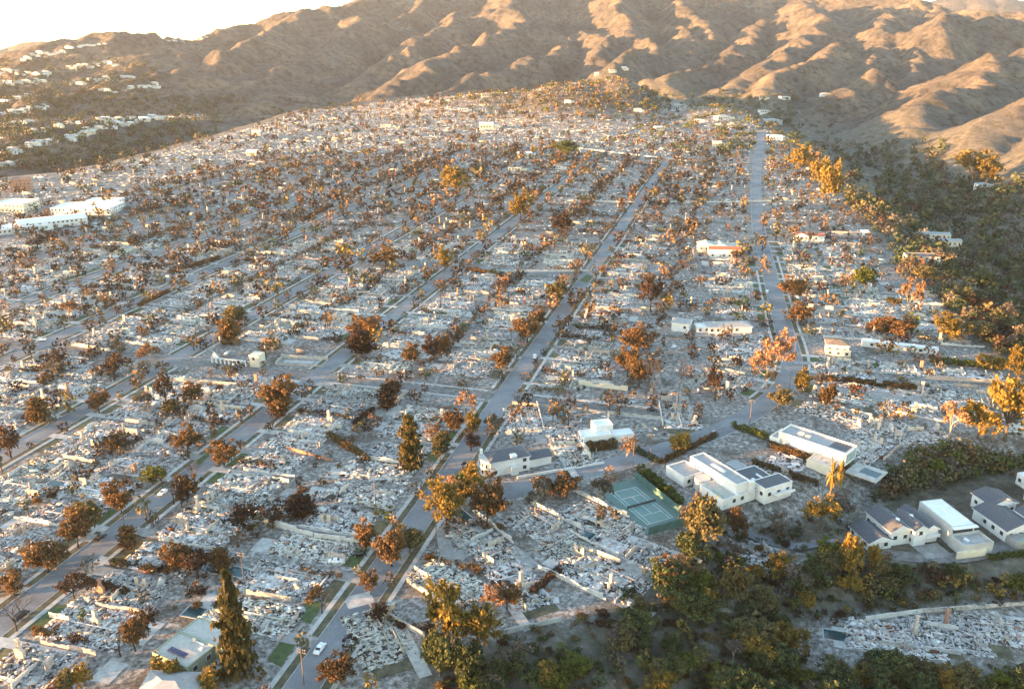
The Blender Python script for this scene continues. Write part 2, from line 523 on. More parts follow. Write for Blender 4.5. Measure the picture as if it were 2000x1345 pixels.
M['paint_silver'] = mat_plain('car_paint_silver', (.45, .46, .47), 0.3, 0.03, 0.5)
M['paint_blue'] = mat_plain('car_paint_blue', (.03, .08, .22), 0.3, 0.05, 0.5)
M['rust_shell'] = mat_plain('burnt_car_shell', (.24, .17, .13), 0.9, 0.3, 1.5)
M['bin_blue'] = mat_plain('blue_bin', (.03, .10, .35), 0.5, 0.05, 0.5)


def mat_attr(name, rough=0.92, var=0.25, scale=0.9):
    m, nt, b = nodes(name)
    at = nt.nodes.new('ShaderNodeAttribute'); at.attribute_name = 'Col'
    g = nt.nodes.new('ShaderNodeNewGeometry')
    n = noise(nt, scale, 5, 0.7, g.outputs['Position'])
    v = ramp(nt, n.outputs[0], [(0.3, (1 - 2 * var,) * 3), (0.7, (1.0,) * 3)])
    nt.links.new(mixc(nt, 1.0, at.outputs['Color'], v, 'MULTIPLY'), b.inputs['Base Color'])
    b.inputs['Roughness'].default_value = rough
    b.inputs['Specular IOR Level'].default_value = 0.25
    return m


M['rubble'] = mat_attr('ash_and_debris', 0.9, 0.22, 0.9)


def mat_leaf(name, a, b2, jitter=0.35):
    """two leaf colours mixed clump by clump, and a shift from plant to plant"""
    m, nt, b = nodes(name)
    at = nt.nodes.new('ShaderNodeAttribute'); at.attribute_name = 'Col'
    sep = nt.nodes.new('ShaderNodeSeparateColor'); nt.links.new(at.outputs['Color'], sep.inputs[0])
    c = mixc(nt, sep.outputs[0], a, b2)
    oi = nt.nodes.new('ShaderNodeObjectInfo')
    v = ramp(nt, oi.outputs['Random'], [(0.0, (1 - jitter, 1 - jitter, 1 - jitter)), (0.5, (1, 1, 1)), (1.0, (1 + jitter * .5, 1 + jitter * .25, 1))])
    nt.links.new(mixc(nt, 1.0, c, v, 'MULTIPLY'), b.inputs['Base Color'])
    b.inputs['Roughness'].default_value = 0.8
    b.inputs['Specular IOR Level'].default_value = 0.2
    # thin leaves let light through
    tr = nt.nodes.new('ShaderNodeBsdfTranslucent'); nt.links.new(c, tr.inputs[0])
    mx = nt.nodes.new('ShaderNodeMixShader'); mx.inputs[0].default_value = 0.25
    nt.links.new(b.outputs[0], mx.inputs[1]); nt.links.new(tr.outputs[0], mx.inputs[2])
    nt.links.new(mx.outputs[0], nt.nodes['Material Output'].inputs[0])
    return m


LEAF = {
    'rust': mat_leaf('scorched_leaves', (.17, .096, .038), (.085, .058, .034)),
    'gold': mat_leaf('golden_leaves', (.26, .165, .035), (.12, .10, .028)),
    'olive': mat_leaf('olive_leaves', (.145, .122, .052), (.085, .078, .040)),
    'green': mat_leaf('green_leaves', (.080, .098, .038), (.038, .052, .025)),
    'lime': mat_leaf('bright_green_leaves', (.11, .125, .022), (.055, .075, .018)),
    'burnt': mat_leaf('charred_leaves', (.042, .030, .022), (.070, .036, .020)),
    'pale': mat_leaf('dry_twigs', (.30, .175, .10), (.20, .125, .08)),
    'grey': mat_leaf('ashen_twigs', (.15, .13, .105), (.085, .075, .062)),
    'conifer': mat_leaf('conifer_needles', (.055, .052, .020), (.10, .075, .022)),
    'hedge': mat_leaf('scorched_hedge', (.18, .105, .037), (.07, .053, .030)),
}

# ------------------------------------------------------------------ box and tube builders
_CV = np.array([[-1, -1, -1], [1, -1, -1], [1, 1, -1], [-1, 1, -1], [-1, -1, 1], [1, -1, 1], [1, 1, 1], [-1, 1, 1]], float) * .5
_CF = np.array([[0, 1, 5, 4], [1, 2, 6, 5], [2, 3, 7, 6], [3, 0, 4, 7], [4, 5, 6, 7], [3, 2, 1, 0]])


def boxes(C, S, R=None, bottom=True):
    """many boxes at once: centres, sizes, rotation matrices"""
    C = np.asarray(C, float).reshape(-1, 3); S = np.asarray(S, float).reshape(-1, 3)
    V = _CV[None] * S[:, None]
    if R is not None: V = np.einsum('nij,nkj->nki', R, V)
    V = V + C[:, None]
    f = _CF if bottom else _CF[:5]
    Fq = f[None] + (np.arange(len(C)) * 8)[:, None, None]
    return V.reshape(-1, 3), Fq.reshape(-1, 4)


def rotmats(rz, tilt, td):
    n = len(rz)
    c, s = np.cos(rz), np.sin(rz)
    Z = np.zeros((n, 3, 3)); Z[:, 0, 0] = c; Z[:, 0, 1] = -s; Z[:, 1, 0] = s; Z[:, 1, 1] = c; Z[:, 2, 2] = 1
    a = np.stack([np.cos(td), np.sin(td), np.zeros(n)], 1)
    K = np.zeros((n, 3, 3))
    K[:, 0, 1] = -a[:, 2]; K[:, 0, 2] = a[:, 1]; K[:, 1, 0] = a[:, 2]; K[:, 1, 2] = -a[:, 0]; K[:, 2, 0] = -a[:, 1]; K[:, 2, 1] = a[:, 0]
    T = np.eye(3)[None] + np.sin(tilt)[:, None, None] * K + (1 - np.cos(tilt))[:, None, None] * (K @ K)
    return T @ Z


class MB:
    def __init__(s): s.V = []; s.F = []; s.m = []
    def box(s, x0, x1, y0, y1, z0, z1, m=0):
        n = len(s.V)
        s.V += [(x0, y0, z0), (x1, y0, z0), (x1, y1, z0), (x0, y1, z0), (x0, y0, z1), (x1, y0, z1), (x1, y1, z1), (x0, y1, z1)]
        s.F += [tuple(n + i for i in f) for f in ((0, 1, 5, 4), (1, 2, 6, 5), (2, 3, 7, 6), (3, 0, 4, 7), (4, 5, 6, 7), (3, 2, 1, 0))]
        s.m += [m] * 6
        return s
    def tube(s, p0, p1, r0, r1, n=6, m=0, cap=True):
        p0 = Vector(p0); p1 = Vector(p1); d = (p1 - p0)
        if d.length < 1e-6: return s
        q = d.to_track_quat('Z', 'Y'); b = len(s.V)
        for p, r in ((p0, r0), (p1, r1)):
            for i in range(n):
                a = 2 * math.pi * i / n
                s.V.append(tuple(p + q @ Vector((r * math.cos(a), r * math.sin(a), 0))))
        for i in range(n):
            j = (i + 1) % n
            s.F.append((b + i, b + j, b + n + j, b + n + i)); s.m.append(m)
        if cap: s.F.append(tuple(b + n + i for i in range(n))); s.m.append(m)
        return s
    def prism(s, pts, z0, z1, m=0):
        n = len(pts); b = len(s.V)
        s.V += [(p[0], p[1], z0) for p in pts] + [(p[0], p[1], z1) for p in pts]
        for i in range(n):
            j = (i + 1) % n
            s.F.append((b + i, b + j, b + n + j, b + n + i)); s.m.append(m)
        s.F.append(tuple(b + n + i for i in range(n))); s.F.append(tuple(b + i for i in reversed(range(n)))); s.m += [m, m]
        return s
    def poly(s, pts, m=0):
        b = len(s.V); s.V += [tuple(p) for p in pts]; s.F.append(tuple(range(b, b + len(pts)))); s.m.append(m); return s
    def mesh(s, name, *mats, smooth=False):
        return new_mesh(name, np.array(s.V), s.F, mats, s.m, smooth=smooth)


# ------------------------------------------------------------------ streets
ROAD_HALF, VERGE_A, VERGE_B, WALK_B = 4.7, 4.9, 7.2, 8.7
STREETS = {'A': -99.0, 'B': -195.0, 'C': -277.0, 'D': -361.0, 'E': -430.0, 'F': -505.0, 'G': -580.0}
WORDS = {'A': 'the main street', 'B': 'the second street', 'C': 'the third street', 'D': 'the fourth street', 'E': 'the fifth street',
         'F': 'the sixth street', 'G': 'the seventh street', 'R': 'the curving street'}
CROSS_S = 352.0
CROSS2_S = 569.0


def smooth_line(pts, step=6.0):
    pts = [np.array(p, float) for p in pts]
    out = []
    P = [pts[0] * 2 - pts[1]] + pts + [pts[-1] * 2 - pts[-2]]
    for i in range(1, len(P) - 2):
        n = max(2, int(np.linalg.norm(P[i + 1] - P[i]) / step))
        for k in range(n):
            t = k / n
            out.append(0.5 * ((2 * P[i]) + (-P[i - 1] + P[i + 1]) * t + (2 * P[i - 1] - 5 * P[i] + 4 * P[i + 1] - P[i + 2]) * t * t + (-P[i - 1] + 3 * P[i] - 3 * P[i + 1] + P[i + 2]) * t ** 3))
    out.append(pts[-1])
    return np.array(out)


def offset_line(L, d):
    T = np.gradient(L, axis=0); T /= np.linalg.norm(T, axis=1)[:, None]
    return L + np.stack([T[:, 1], -T[:, 0]], 1) * d       # positive to the right


def strip(name, L, a, b, z, mat, thick=0.0, kind='structure', base=None):
    A, B = offset_line(L, a), offset_line(L, b)
    zz = zfast(L) if base is None else np.full(len(L), base)
    zz = np.where(zz < 0.3, np.maximum(zz, -30), zz)
    n = len(L); V = []; Fq = []
    for i in range(n):
        V += [(A[i][0], A[i][1], zz[i] + z), (B[i][0], B[i][1], zz[i] + z)]
        if thick: V += [(A[i][0], A[i][1], zz[i] + z - thick), (B[i][0], B[i][1], zz[i] + z - thick)]
    k = 4 if thick else 2
    for i in range(n - 1):
        p, q = i * k, (i + 1) * k
        Fq.append((p, p + 1, q + 1, q))
        if thick:
            Fq += [(p + 2, p, q, q + 2), (p + 1, p + 3, q + 3, q + 1)]
    if thick: Fq += [(0, 2, 3, 1), ((n - 1) * k, (n - 1) * k + 1, (n - 1) * k + 3, (n - 1) * k + 2)]
    return add(name, new_mesh(name, np.array(V), Fq, [mat]), kind=kind)


def line_st(s0, t0, s1, t1, n=None):
    n = n or max(2, int(abs(s1 - s0) + abs(t1 - t0)) // 25)
    return np.array([xy(s0 + (s1 - s0) * i / n, t0 + (t1 - t0) * i / n) for i in range(n + 1)])


END_S = {'A': 1150, 'B': 1180, 'C': 1230, 'D': 1200, 'E': 1150, 'F': 1100, 'G': 1050}
BEG_S = {'A': 60, 'B': 60, 'C': 120, 'D': 180, 'E': 250, 'F': 330, 'G': 400}
for k, t in STREETS.items():
    strip('road', line_st(BEG_S[k], t, END_S[k], t), -ROAD_HALF, ROAD_HALF, 0.05 if k != 'A' else 0.054, M['asphalt'])
XROAD = line_st(CROSS_S, -640, CROSS_S, 4)
strip('road', XROAD, -3.2, 3.2, 0.045, M['asphalt_old'])
strip('road', line_st(CROSS2_S, -277, CROSS2_S, -99), -3.4, 3.4, 0.045, M['asphalt'])
strip('road', line_st(790, -580, 790, -195), -3.4, 3.4, 0.045, M['asphalt'])
RLINE = smooth_line([gp(a, b) for a, b in [(1490, 262), (1478, 330), (1480, 430), (1500, 520), (1525, 620), (1546, 700), (1532, 752), (1485, 795), (1400, 842), (1250, 892), (1100, 932), (980, 962), (835, 992)]])
strip('road', RLINE, -5.2, 5.2, 0.062, M['asphalt'])
# canyon lane below the modern houses, and the lane at the right canyon floor
LANE = smooth_line([gp(a, b, -9) for a, b in [(1690, 1072), (1760, 1085), (1850, 1090), (1920, 1080), (1980, 1062), (2080, 1040)]], 3)
strip('road', LANE, -3.0, 3.0, 0.05, M['asphalt_old'], base=-9.0)
ESTATE_DRIVE = smooth_line([gp(a, b) for a, b in [(862, 1010), (868, 1060), (880, 1085), (930, 1075), (990, 1080)]], 2)
strip('driveway', ESTATE_DRIVE, -2.2, 2.2, 0.04, M['concrete_dark'])
drv = smooth_line([gp(a, b, -3) for a, b in [(1440, 1010), (1490, 1030), (1560, 1045), (1640, 1050)]], 3)
strip('lane', drv, -2.2, 2.2, 0.35, M['asphalt'])

# kerbs, verges and pavements, broken at the crossings
JUNC = {('A', 1): [(CROSS_S, 8), (256, 9)], ('A', -1): [(CROSS_S, 8), (CROSS2_S, 8)], ('B', 1): [(CROSS_S, 8), (CROSS2_S, 8), (790, 8)], ('B', -1): [(CROSS_S, 8), (790, 8)],
        ('C', 1): [(CROSS_S, 8), (CROSS2_S, 8)], ('C', -1): [(CROSS_S, 8), (790, 8)], ('D', 1): [(CROSS_S, 8), (790, 8)], ('D', -1): [(CROSS_S, 8), (790, 8)],
        ('E', 1): [(CROSS_S, 8)], ('E', -1): [(CROSS_S, 8)]}
for k, t in STREETS.items():
    if k in 'FG': continue
    for sd_ in (-1, 1):
        s0 = BEG_S[k]
        for js, jw in sorted(JUNC[(k, sd_)]) + [(END_S[k], 0)]:
            L = line_st(s0, t, js - jw, t)
            a, b = (ROAD_HALF, VERGE_A) if sd_ > 0 else (-VERGE_A, -ROAD_HALF)
            strip('kerb', L, a, b, 0.15, M['concrete'], 0.15)
            a, b = (VERGE_A, VERGE_B) if sd_ > 0 else (-VERGE_B, -VERGE_A)
            strip('verge', L, a, b, 0.13, M['verge'], 0.13)
            a, b = (VERGE_B, WALK_B) if sd_ > 0 else (-WALK_B, -VERGE_B)
            strip('pavement', L, a, b, 0.14, M['concrete'], 0.14)
            s0 = js + jw
for t0, t1 in ((-189, -105),):
    for sd_ in (-1, 1):
        L = line_st(CROSS_S, t0 + 3, CROSS_S, t1 - 3)
        a, b = (4.6, 6.0) if sd_ > 0 else (-6.0, -4.6)
        strip('pavement', L, a, b, 0.13, M['concrete'], 0.13)
L = line_st(CROSS_S, -90, CROSS_S, -12)
strip('pavement', L, -6.4, -4.8, 0.13, M['concrete'], 0.13)
strip('pavement', L, 4.8, 6.4, 0.13, M['concrete'], 0.13)
RCUT = next(i for i in range(len(RLINE)) if RLINE[i] @ SD < 372)
strip('kerb', RLINE[:RCUT], 5.2, 5.4, 0.16, M['concrete'], 0.16)
strip('kerb', RLINE[:-8], -5.4, -5.2, 0.16, M['concrete'], 0.16)
strip('verge', RLINE[RCUT - 40:RCUT], 5.4, 7.8, 0.13, M['verge'], 0.13)
strip('pavement', RLINE[RCUT - 40:RCUT], 7.8, 9.2, 0.14, M['concrete'], 0.14)
RFAR = next(i for i in range(len(RLINE)) if RLINE[i] @ SD < 660)
strip('verge', RLINE[RFAR:-30], -7.8, -5.4, 0.13, M['verge'], 0.13)
strip('pavement', RLINE[RFAR:-30], -9.2, -7.8, 0.14, M['concrete'], 0.14)


# painted words and bars on the curving street
def decal(px, py, w, l, ang, mat):
    p = gp(px, py)
    m = MB().poly([(-w / 2, -l / 2, 0), (w / 2, -l / 2, 0), (w / 2, l / 2, 0), (-w / 2, l / 2, 0)])
    return add('road_marking', m.mesh('road_marking', mat), loc=(p[0], p[1], 0.075), rz=ang, kind='structure')


decal(1394, 841, 1.0, 1.8, math.radians(-57), M['concrete'])
decal(1412, 832, .25, 3.0, math.radians(-57), M['concrete'])
decal(1174, 918, 1.0, 1.8, math.radians(-60), M['concrete'])
decal(1540, 722, 1.8, .3, math.radians(5), M['concrete'])


# the lattice of lanes seen on the far half of the neighbourhood
def occupied_road(P):
    """true where a street lies"""
    P = np.asarray(P).reshape(-1, 2)
    s = P @ SD; t = P @ SR
    hit_ = np.zeros(len(P), bool)
    for k, tt in STREETS.items(): hit_ |= (np.abs(t - tt) < 9.2) & (s > BEG_S[k]) & (s < END_S[k])
    hit_ |= (np.abs(s - CROSS_S) < 6.5) & (t < 6) & (t > -640)
    hit_ |= (np.abs(s - CROSS2_S) < 6) & (t < -99) & (t > -277)
    hit_ |= (np.abs(s - 790) < 6) & (t < -195) & (t > -580)
    for i in range(0, len(RLINE) - 1, 2):
        hit_ |= ((P - RLINE[i]) ** 2).sum(1) < 10.5 ** 2
    return hit_


# lawns that stayed green
for i, q in enumerate([[(522, 1288), (556, 1238), (588, 1243), (548, 1302)], [(583, 1208), (604, 1166), (632, 1180), (606, 1218)], [(832, 888), (862, 860), (884, 868), (852, 904)], [(283, 958), (318, 930), (338, 936), (306, 966)], [(366, 898), (398, 874), (420, 880), (390, 908)], [(1130, 548), (1146, 536), (1160, 540), (1146, 552)], [(640, 1012), (660, 1000), (676, 1008), (655, 1022)]]):
    add('lawn', MB().poly([(*gp(*c_), .06) for c_ in q]).mesh('lawn', M['lawn']), kind='structure')

# ------------------------------------------------------------------ burned lots
ORD = ['first', 'second', 'third', 'fourth', 'fifth', 'sixth', 'seventh', 'eighth', 'ninth', 'tenth', 'eleventh', 'twelfth', 'thirteenth', 'fourteenth', 'fifteenth',
       'sixteenth', 'seventeenth', 'eighteenth', 'nineteenth', 'twentieth']
TENS = {20: 'twenty', 30: 'thirty', 40: 'forty', 50: 'fifty', 60: 'sixty', 70: 'seventy', 80: 'eighty'}


def ordinal(i):
    if i < 20: return ORD[i]
    n = i + 1
    if n % 10 == 0: return {20: 'twentieth', 30: 'thirtieth', 40: 'fortieth', 50: 'fiftieth', 60: 'sixtieth', 70: 'seventieth', 80: 'eightieth'}.get(n, str(n) + 'th')
    return TENS.get(n // 10 * 10, 'ninety') + '-' + ORD[n % 10 - 1]


PAL = np.array([(.84, .82, .78), (.66, .65, .62), (.45, .445, .43), (.46, .49, .50), (.56, .48, .38), (.44, .31, .26), (.06, .055, .05), (.20, .09, .045), (.22, .21, .20)])
PW = np.array([.24, .21, .12, .06, .11, .05, .14, .03, .04])


def debris(n, w, d, zf, big=1.0, r=rng):
    """loose boards, sheets and lumps over a w x d patch"""
    x = r.uniform(-w / 2, w / 2, n); y = r.uniform(0, d, n)
    kind = r.random(n)
    ln = np.clip(r.lognormal(-.3, .62, n), .25, 3.6) * big
    wd = np.where(kind < .45, r.uniform(.12, .35, n), ln * r.uniform(.35, .9, n)) * (0.6 + 0.4 * big)
    th = np.where(kind < .45, r.uniform(.06, .2, n), np.where(kind < .88, r.uniform(.03, .1, n), r.uniform(.15, .55, n) * big))
    ax = np.where(r.random(n) < .55, 0, math.pi / 2) + r.normal(0, .35, n)
    ax = np.where(r.random(n) < .35, r.uniform(0, math.pi, n), ax)
    tilt = np.abs(r.normal(0, .16, n)); td = r.uniform(0, 2 * math.pi, n)
    R = rotmats(ax, tilt, td)
    z = zf(x, y) + th * .5 + .22 * ln * np.sin(tilt)
    V, Fq = boxes(np.stack([x, y, z], 1), np.stack([ln, wd, th], 1), R, bottom=False)
    c = PAL[r.choice(len(PAL), n, p=PW)] * r.uniform(.8, 1.12, (n, 1))
    return V, Fq, np.repeat(c, 5, axis=0)


def rubble_variant(i):
    r = np.random.default_rng(100 + i)
    w, d = 15.5, 27.0
    ox, oy = r.uniform(0, 500, 2)
    def zf(x, y):
        e = np.minimum(np.minimum(x + w / 2, w / 2 - x), np.minimum(y, d - y))
        return (0.12 + 0.42 * fbm((x + ox) / 4.5, (y + oy) / 4.5, 3)).clip(0, 3) * sstep(0, 2.5, e) + 0.02
    nx, ny = 26, 42
    gx, gy = np.meshgrid(np.linspace(-w / 2, w / 2, nx), np.linspace(0, d, ny))
    gx2 = gx + r.uniform(-.25, .25, gx.shape); gy2 = gy + r.uniform(-.25, .25, gx.shape)
    gz = zf(gx2, gy2) + r.uniform(0, .16, gx.shape)
    V0 = np.stack([gx2.ravel(), gy2.ravel(), gz.ravel()], 1)
    id_ = np.arange(nx * ny).reshape(ny, nx)
    F0 = np.stack([id_[:-1, :-1].ravel(), id_[:-1, 1:].ravel(), id_[1:, 1:].ravel(), id_[1:, :-1].ravel()], 1)
    cx = V0[F0].mean(1)
    q = fbm((cx[:, 0] + ox) / 2.2 + 9, (cx[:, 1] + oy) / 2.2, 4) + r.normal(0, .22, len(F0))
    st_ = np.array([(.028, .025, .023), (.10, .092, .085), (.26, .255, .245), (.50, .50, .49), (.70, .69, .66)])
    ix = np.clip(((q + .62) / 1.1 * 5).astype(int), 0, 4)
    c0 = st_[ix]
    keep = ~((fbm((cx[:, 0] + ox) / 7, (cx[:, 1] - oy) / 7, 2) > .36))
    F0, c0 = F0[keep], c0[keep]
    V1, F1, c1 = debris(int(r.uniform(700, 1300)), w, d, zf, r.uniform(.75, 1.05), r)
    # footings and floor edges of the vanished rooms, a few courses high
    C, S, cc = [], [], []
    xs = sorted(r.uniform(-6.5, 6.5, 3)); ys = sorted(r.uniform(2, 25, 5))
    for yy in ys:
        x0, x1 = sorted(r.uniform(-7, 7, 2))
        if x1 - x0 > 2: C.append(((x0 + x1) / 2, yy, .35)); S.append((x1 - x0, .3, r.uniform(.3, .8))); cc.append(PAL[r.choice([0, 1, 2, 4])])
    for xx in xs:
        y0, y1 = sorted(r.uniform(1, 26, 2))
        if y1 - y0 > 2: C.append((xx, (y0 + y1) / 2, .35)); S.append((.3, y1 - y0, r.uniform(.3, .8))); cc.append(PAL[r.choice([0, 1, 2, 4])])
    V2, F2 = boxes(C, S, None, False); c2 = np.repeat(np.array(cc), 5, axis=0)
    V = np.vstack([V0, V1, V2]); Fq = np.vstack([F0, F1 + len(V0), F2 + len(V0) + len(V1)])
    tint = r.uniform(.75, 1.14) * np.array([1 + r.uniform(-.02, .07), 1, 1 - r.uniform(-.02, .09)])
    return new_mesh('rubble', V, Fq, [M['rubble']], fcol=np.clip(np.vstack([c0, c1, c2]) * tint, 0, .85))


RUBBLE = [rubble_variant(i) for i in range(18)]


def chimney_mesh(h, w, mat, kind):
    m = MB()
    if kind == 0:                                     # wide firebox, sloping shoulders, slim stack
        m.box(-w, w, -.5, .5, 0, h * .36)
        b = len(m.V)
        m.V += [(-w, -.5, h * .36), (w, -.5, h * .36), (w, .5, h * .36), (-w, .5, h * .36), (-.45, -.38, h * .56), (.45, -.38, h * .56), (.45, .38, h * .56), (-.45, .38, h * .56)]
        for f in ((0, 1, 5, 4), (1, 2, 6, 5), (2, 3, 7, 6), (3, 0, 4, 7)): m.F.append(tuple(b + i for i in f)); m.m.append(0)
        m.box(-.45, .45, -.38, .38, h * .56, h); m.box(-.55, .55, -.48, .48, h - .22, h + .03)
        m.box(-w * .5, w * .5, -.505, -.48, .1, h * .22, 1)
    elif kind == 1:
        m.box(-.7, .7, -.45, .45, 0, h); m.box(-.8, .8, -.55, .55, h - .3, h - .05); m.box(-.45, .45, -.46, -.44, .2, 1.1, 1)
    else:
        m.box(-w * .9, w * .9, -.5, .5, 0, h * .45); m.box(-w * .1, w * .75, -.42, .42, h * .45, h * .97); m.box(-w * .55, w * .3, -.51, -.48, .1, 1.2, 1)
    return m.mesh('chimney', mat, M['charred'])


CHIM = [chimney_mesh(h, w, M[mt], k) for h, w, mt, k in ((6.2, 1.3, 'brick_pale', 0), (5.2, 1.1, 'brick', 0), (5.0, 1, 'wall_burnt', 1), (5.8, 1.2, 'brick_pale', 2), (4.4, 1.2, 'wall_burnt', 0), (5.0, 1.0, 'brick', 1))]


def wall_mesh(l, h, mat, seed, th=.25):
    """a broken wall: ragged top, sometimes an empty window or door opening"""
    r = random.Random(seed); m = MB(); n = max(2, int(l / 1.1)); hh = h
    for i in range(n):
        hh = max(.4, min(h * 1.15, hh + r.uniform(-.45, .4)))
        x0, x1 = -l / 2 + l * i / n, -l / 2 + l * (i + 1) / n
        if h > 1.7 and r.random() < .22:
            m.box(x0, x1, -th / 2, th / 2, 0, .8)
            if r.random() < .6: m.box(x0, x1, -th / 2, th / 2, min(1.9, hh - .25), hh)
        else: m.box(x0, x1, -th / 2, th / 2, 0, hh)
    return m.mesh('wall', mat)


WALLS = [wall_mesh(l, h, M[mt], i) for i, (l, h, mt) in enumerate([(6, 2.4, 'wall_burnt'), (9, 1.6, 'wall_white'), (4, 2.8, 'brick_pale'), (7, 2.1, 'stucco_cream'), (12, 1.3, 'wall_pink'), (5, 2.6, 'wall_white'),
                                                                  (3, 2.9, 'wall_burnt'), (8, 1.1, 'brick'), (10, 1.9, 'wall_burnt'), (4, 1.8, 'stucco_grey')])]
BWALLS = [wall_mesh(l, h, M[mt], 50 + i, .3) for i, (l, h, mt) in enumerate([(22, 1.7, 'wall_white'), (18, 1.5, 'wall_pink'), (26, 1.8, 'wall_white'), (15, 1.6, 'wall_burnt')])]


def sheet(name, w, d, mat):
    return MB().poly([(-w / 2, 0, 0), (w / 2, 0, 0), (w / 2, d, 0), (-w / 2, d, 0)]).mesh(name, mat)


DRIVE = [sheet('driveway', 3.2, 17, M['concrete']), sheet('driveway', 4.6, 13, M['concrete_dark']), sheet('driveway', 3.6, 26, M['concrete'])]
LAWN = [sheet('lawn', 11, 6.5, M['lawn']), sheet('lawn', 9, 6, M['dry_lawn']), sheet('lawn', 12, 7, M['verge'])]
PATIO = [sheet('patio', 8, 6, M['concrete']), sheet('patio', 6, 9, M['concrete_dark']), sheet('patio', 10, 5, M['concrete'])]
SLAB = [MB().box(-w / 2, w / 2, 0, d, -.4, .05).mesh('floor_slab', M[mt]) for w, d, mt in ((8, 6, 'slab'), (6, 9, 'slab'), (5, 4, 'concrete'), (9, 5, 'slab_dark'), (4, 7, 'slab_dark'))]
POOL = MB().poly([(-2.3, 0, .02), (2.3, 0, .02), (2.3, 8, .02), (-2.3, 8, .02)], 0).box(-2.7, -2.3, -.4, 8.4, 0, .1, 1).box(2.3, 2.7, -.4, 8.4, 0, .1, 1).box(-2.3, 2.3, -.4, 0, 0, .1, 1).box(-2.3, 2.3, 8, 8.4, 0, .1, 1).mesh('pool', M['pool_water'], M['concrete'])

# ground reserved for the things built one by one (photo position, radius in metres)
RESERVED = [(370, 1262, 15), (300, 1340, 12), (1005, 895, 17), (1190, 855, 15), (1410, 480, 17), (1580, 458, 14), (1350, 632, 12), (1425, 636, 12),
            (1635, 678, 10), (460, 695, 15), (590, 700, 18), (1385, 940, 25), (1470, 930, 22), (1600, 865, 26), (1265, 985, 25), (1400, 285, 12)]
RES = [(gp(a, b), r) for a, b, r in RESERVED]


def free(p, extra=0):
    return all(math.hypot(p[0] - c[0], p[1] - c[1]) > r + extra for c, r in RES)


RZ = {1: -(math.pi / 2 + STREET_AZ), -1: math.pi / 2 - STREET_AZ}
LOTS = []          # (pixel scale, front point, rz, depth, street, side, order key)
names = list(STREETS)
for k, t in STREETS.items():
    for sd_ in (-1, 1):
        s = BEG_S[k] + 6
        while s < END_S[k] - 9:
            w = rng.uniform(16.2, 19)
            c = s + w / 2
            s += w
            if abs(c - CROSS_S) < 14: continue
            if abs(c - CROSS2_S) < 13 and ((k == 'A' and sd_ < 0) or k == 'B' and sd_ > 0 or k == 'B' and sd_ < 0 or k == 'C' and sd_ > 0): continue
            if k == 'A' and sd_ > 0 and c < CROSS_S: continue
            p = xy(c, t + sd_ * (WALK_B + 4.0))
            mid = xy(c, t + sd_ * 24)
            if sdist(np.array([mid]), MESA)[0] > -8: continue
            if not free(mid, 4): continue
            u, v = proj(mid)
            if u < -70 or u > 2070 or v > 1420: continue
            LOTS.append((pxm(mid), p, RZ[sd_], 36, k, sd_, c))
# lots along the curving street
acc = np.concatenate([[0], np.cumsum(np.linalg.norm(np.diff(RLINE, axis=0), axis=1))])
for sd_ in (-1, 1):
    q = 12.0
    while q < acc[-1] - 70:
        i = int(np.searchsorted(acc, q)); i = min(max(i, 1), len(RLINE) - 2)
        T = RLINE[i + 1] - RLINE[i - 1]; T = T / np.linalg.norm(T)
        N = np.array([T[1], -T[0]]) * sd_           # RLINE runs towards the camera: +1 is its own right, the photo's left
        q += rng.uniform(16.5, 19.5)
        p = RLINE[i] + N * 13.0; mid = RLINE[i] + N * 25
        s_, t_ = st(mid)
        if s_ < 385 and sd_ > 0: continue
        if sdist(np.array([mid]), MESA)[0] > -12 or not free(mid, 5) or occupied_road(mid)[0]: continue
        u, v = proj(mid)
        if u < -70 or u > 2070 or v > 1420: continue
        for far_ in (0, 1, 2):
            pp = p + N * 30 * far_; mm = mid + N * 30 * far_
            if far_ and (sd_ > 0 or sdist(np.array([mm]), MESA)[0] > -12 or not free(mm, 4)): continue
            LOTS.append((pxm(mm), pp, math.atan2(N[1], N[0]) - math.pi / 2, 36, 'R', (-sd_) * (1 + far_), acc[-1] - q))
# a few lots set by hand: foreground right, canyon pads
HAND = [((742, 1240), 40, 'beside the main street at the bottom of the photo'), ((880, 1140), 62, 'left of the big estate rubble'), ((1100, 850), 25, 'between the two white houses'),
        ((1020, 825), 20, 'with a lone brick chimney behind the white house'), ((1010, 1140), 40, 'with a sloping white slab on the estate'), ((1130, 1085), 60, 'in the middle of the large estate'), ((1235, 1075), 70, 'at the right end of the large estate'),
        ((1540, 905), -30, 'between the two white modern houses'), ((1690, 880), -30, 'right of the long white house'), ((1760, 800), -80, 'below the long grey court wall'), ((1720, 835), -80, 'with a brick chimney right of the curving street'),
        ((1060, 1030), 60, 'just below the dark pond on the estate'), ((1180, 1020), 60, 'left of the tennis court'), ((940, 1060), 50, 'beside the estate driveway'), ((1180, 1130), 65, 'along the canyon rim of the estate'), ((1640, 720), -80, 'below the beige two-storey house'), ((1860, 790), -80, 'behind the big golden trees at right'),
        ((1800, 850), -70, 'left of the golden trees near the right edge'), ((1120, 880), 30, 'right of the white two-storey house'), ((1330, 815), 10, 'in the wedge above the curving street')]
LOTS.sort(key=lambda L: -L[0])
NEAR, FARLOTS = LOTS[:268], LOTS[268:]
for L in NEAR: pass
cnt = {}
for L in sorted(NEAR, key=lambda L: L[6]):
    key = (L[4], L[5]); cnt.setdefault(key, []).append(L)
SIDE = {-1: 'left', 1: 'right', 2: 'second row right', 3: 'third row right', -2: 'far left'}


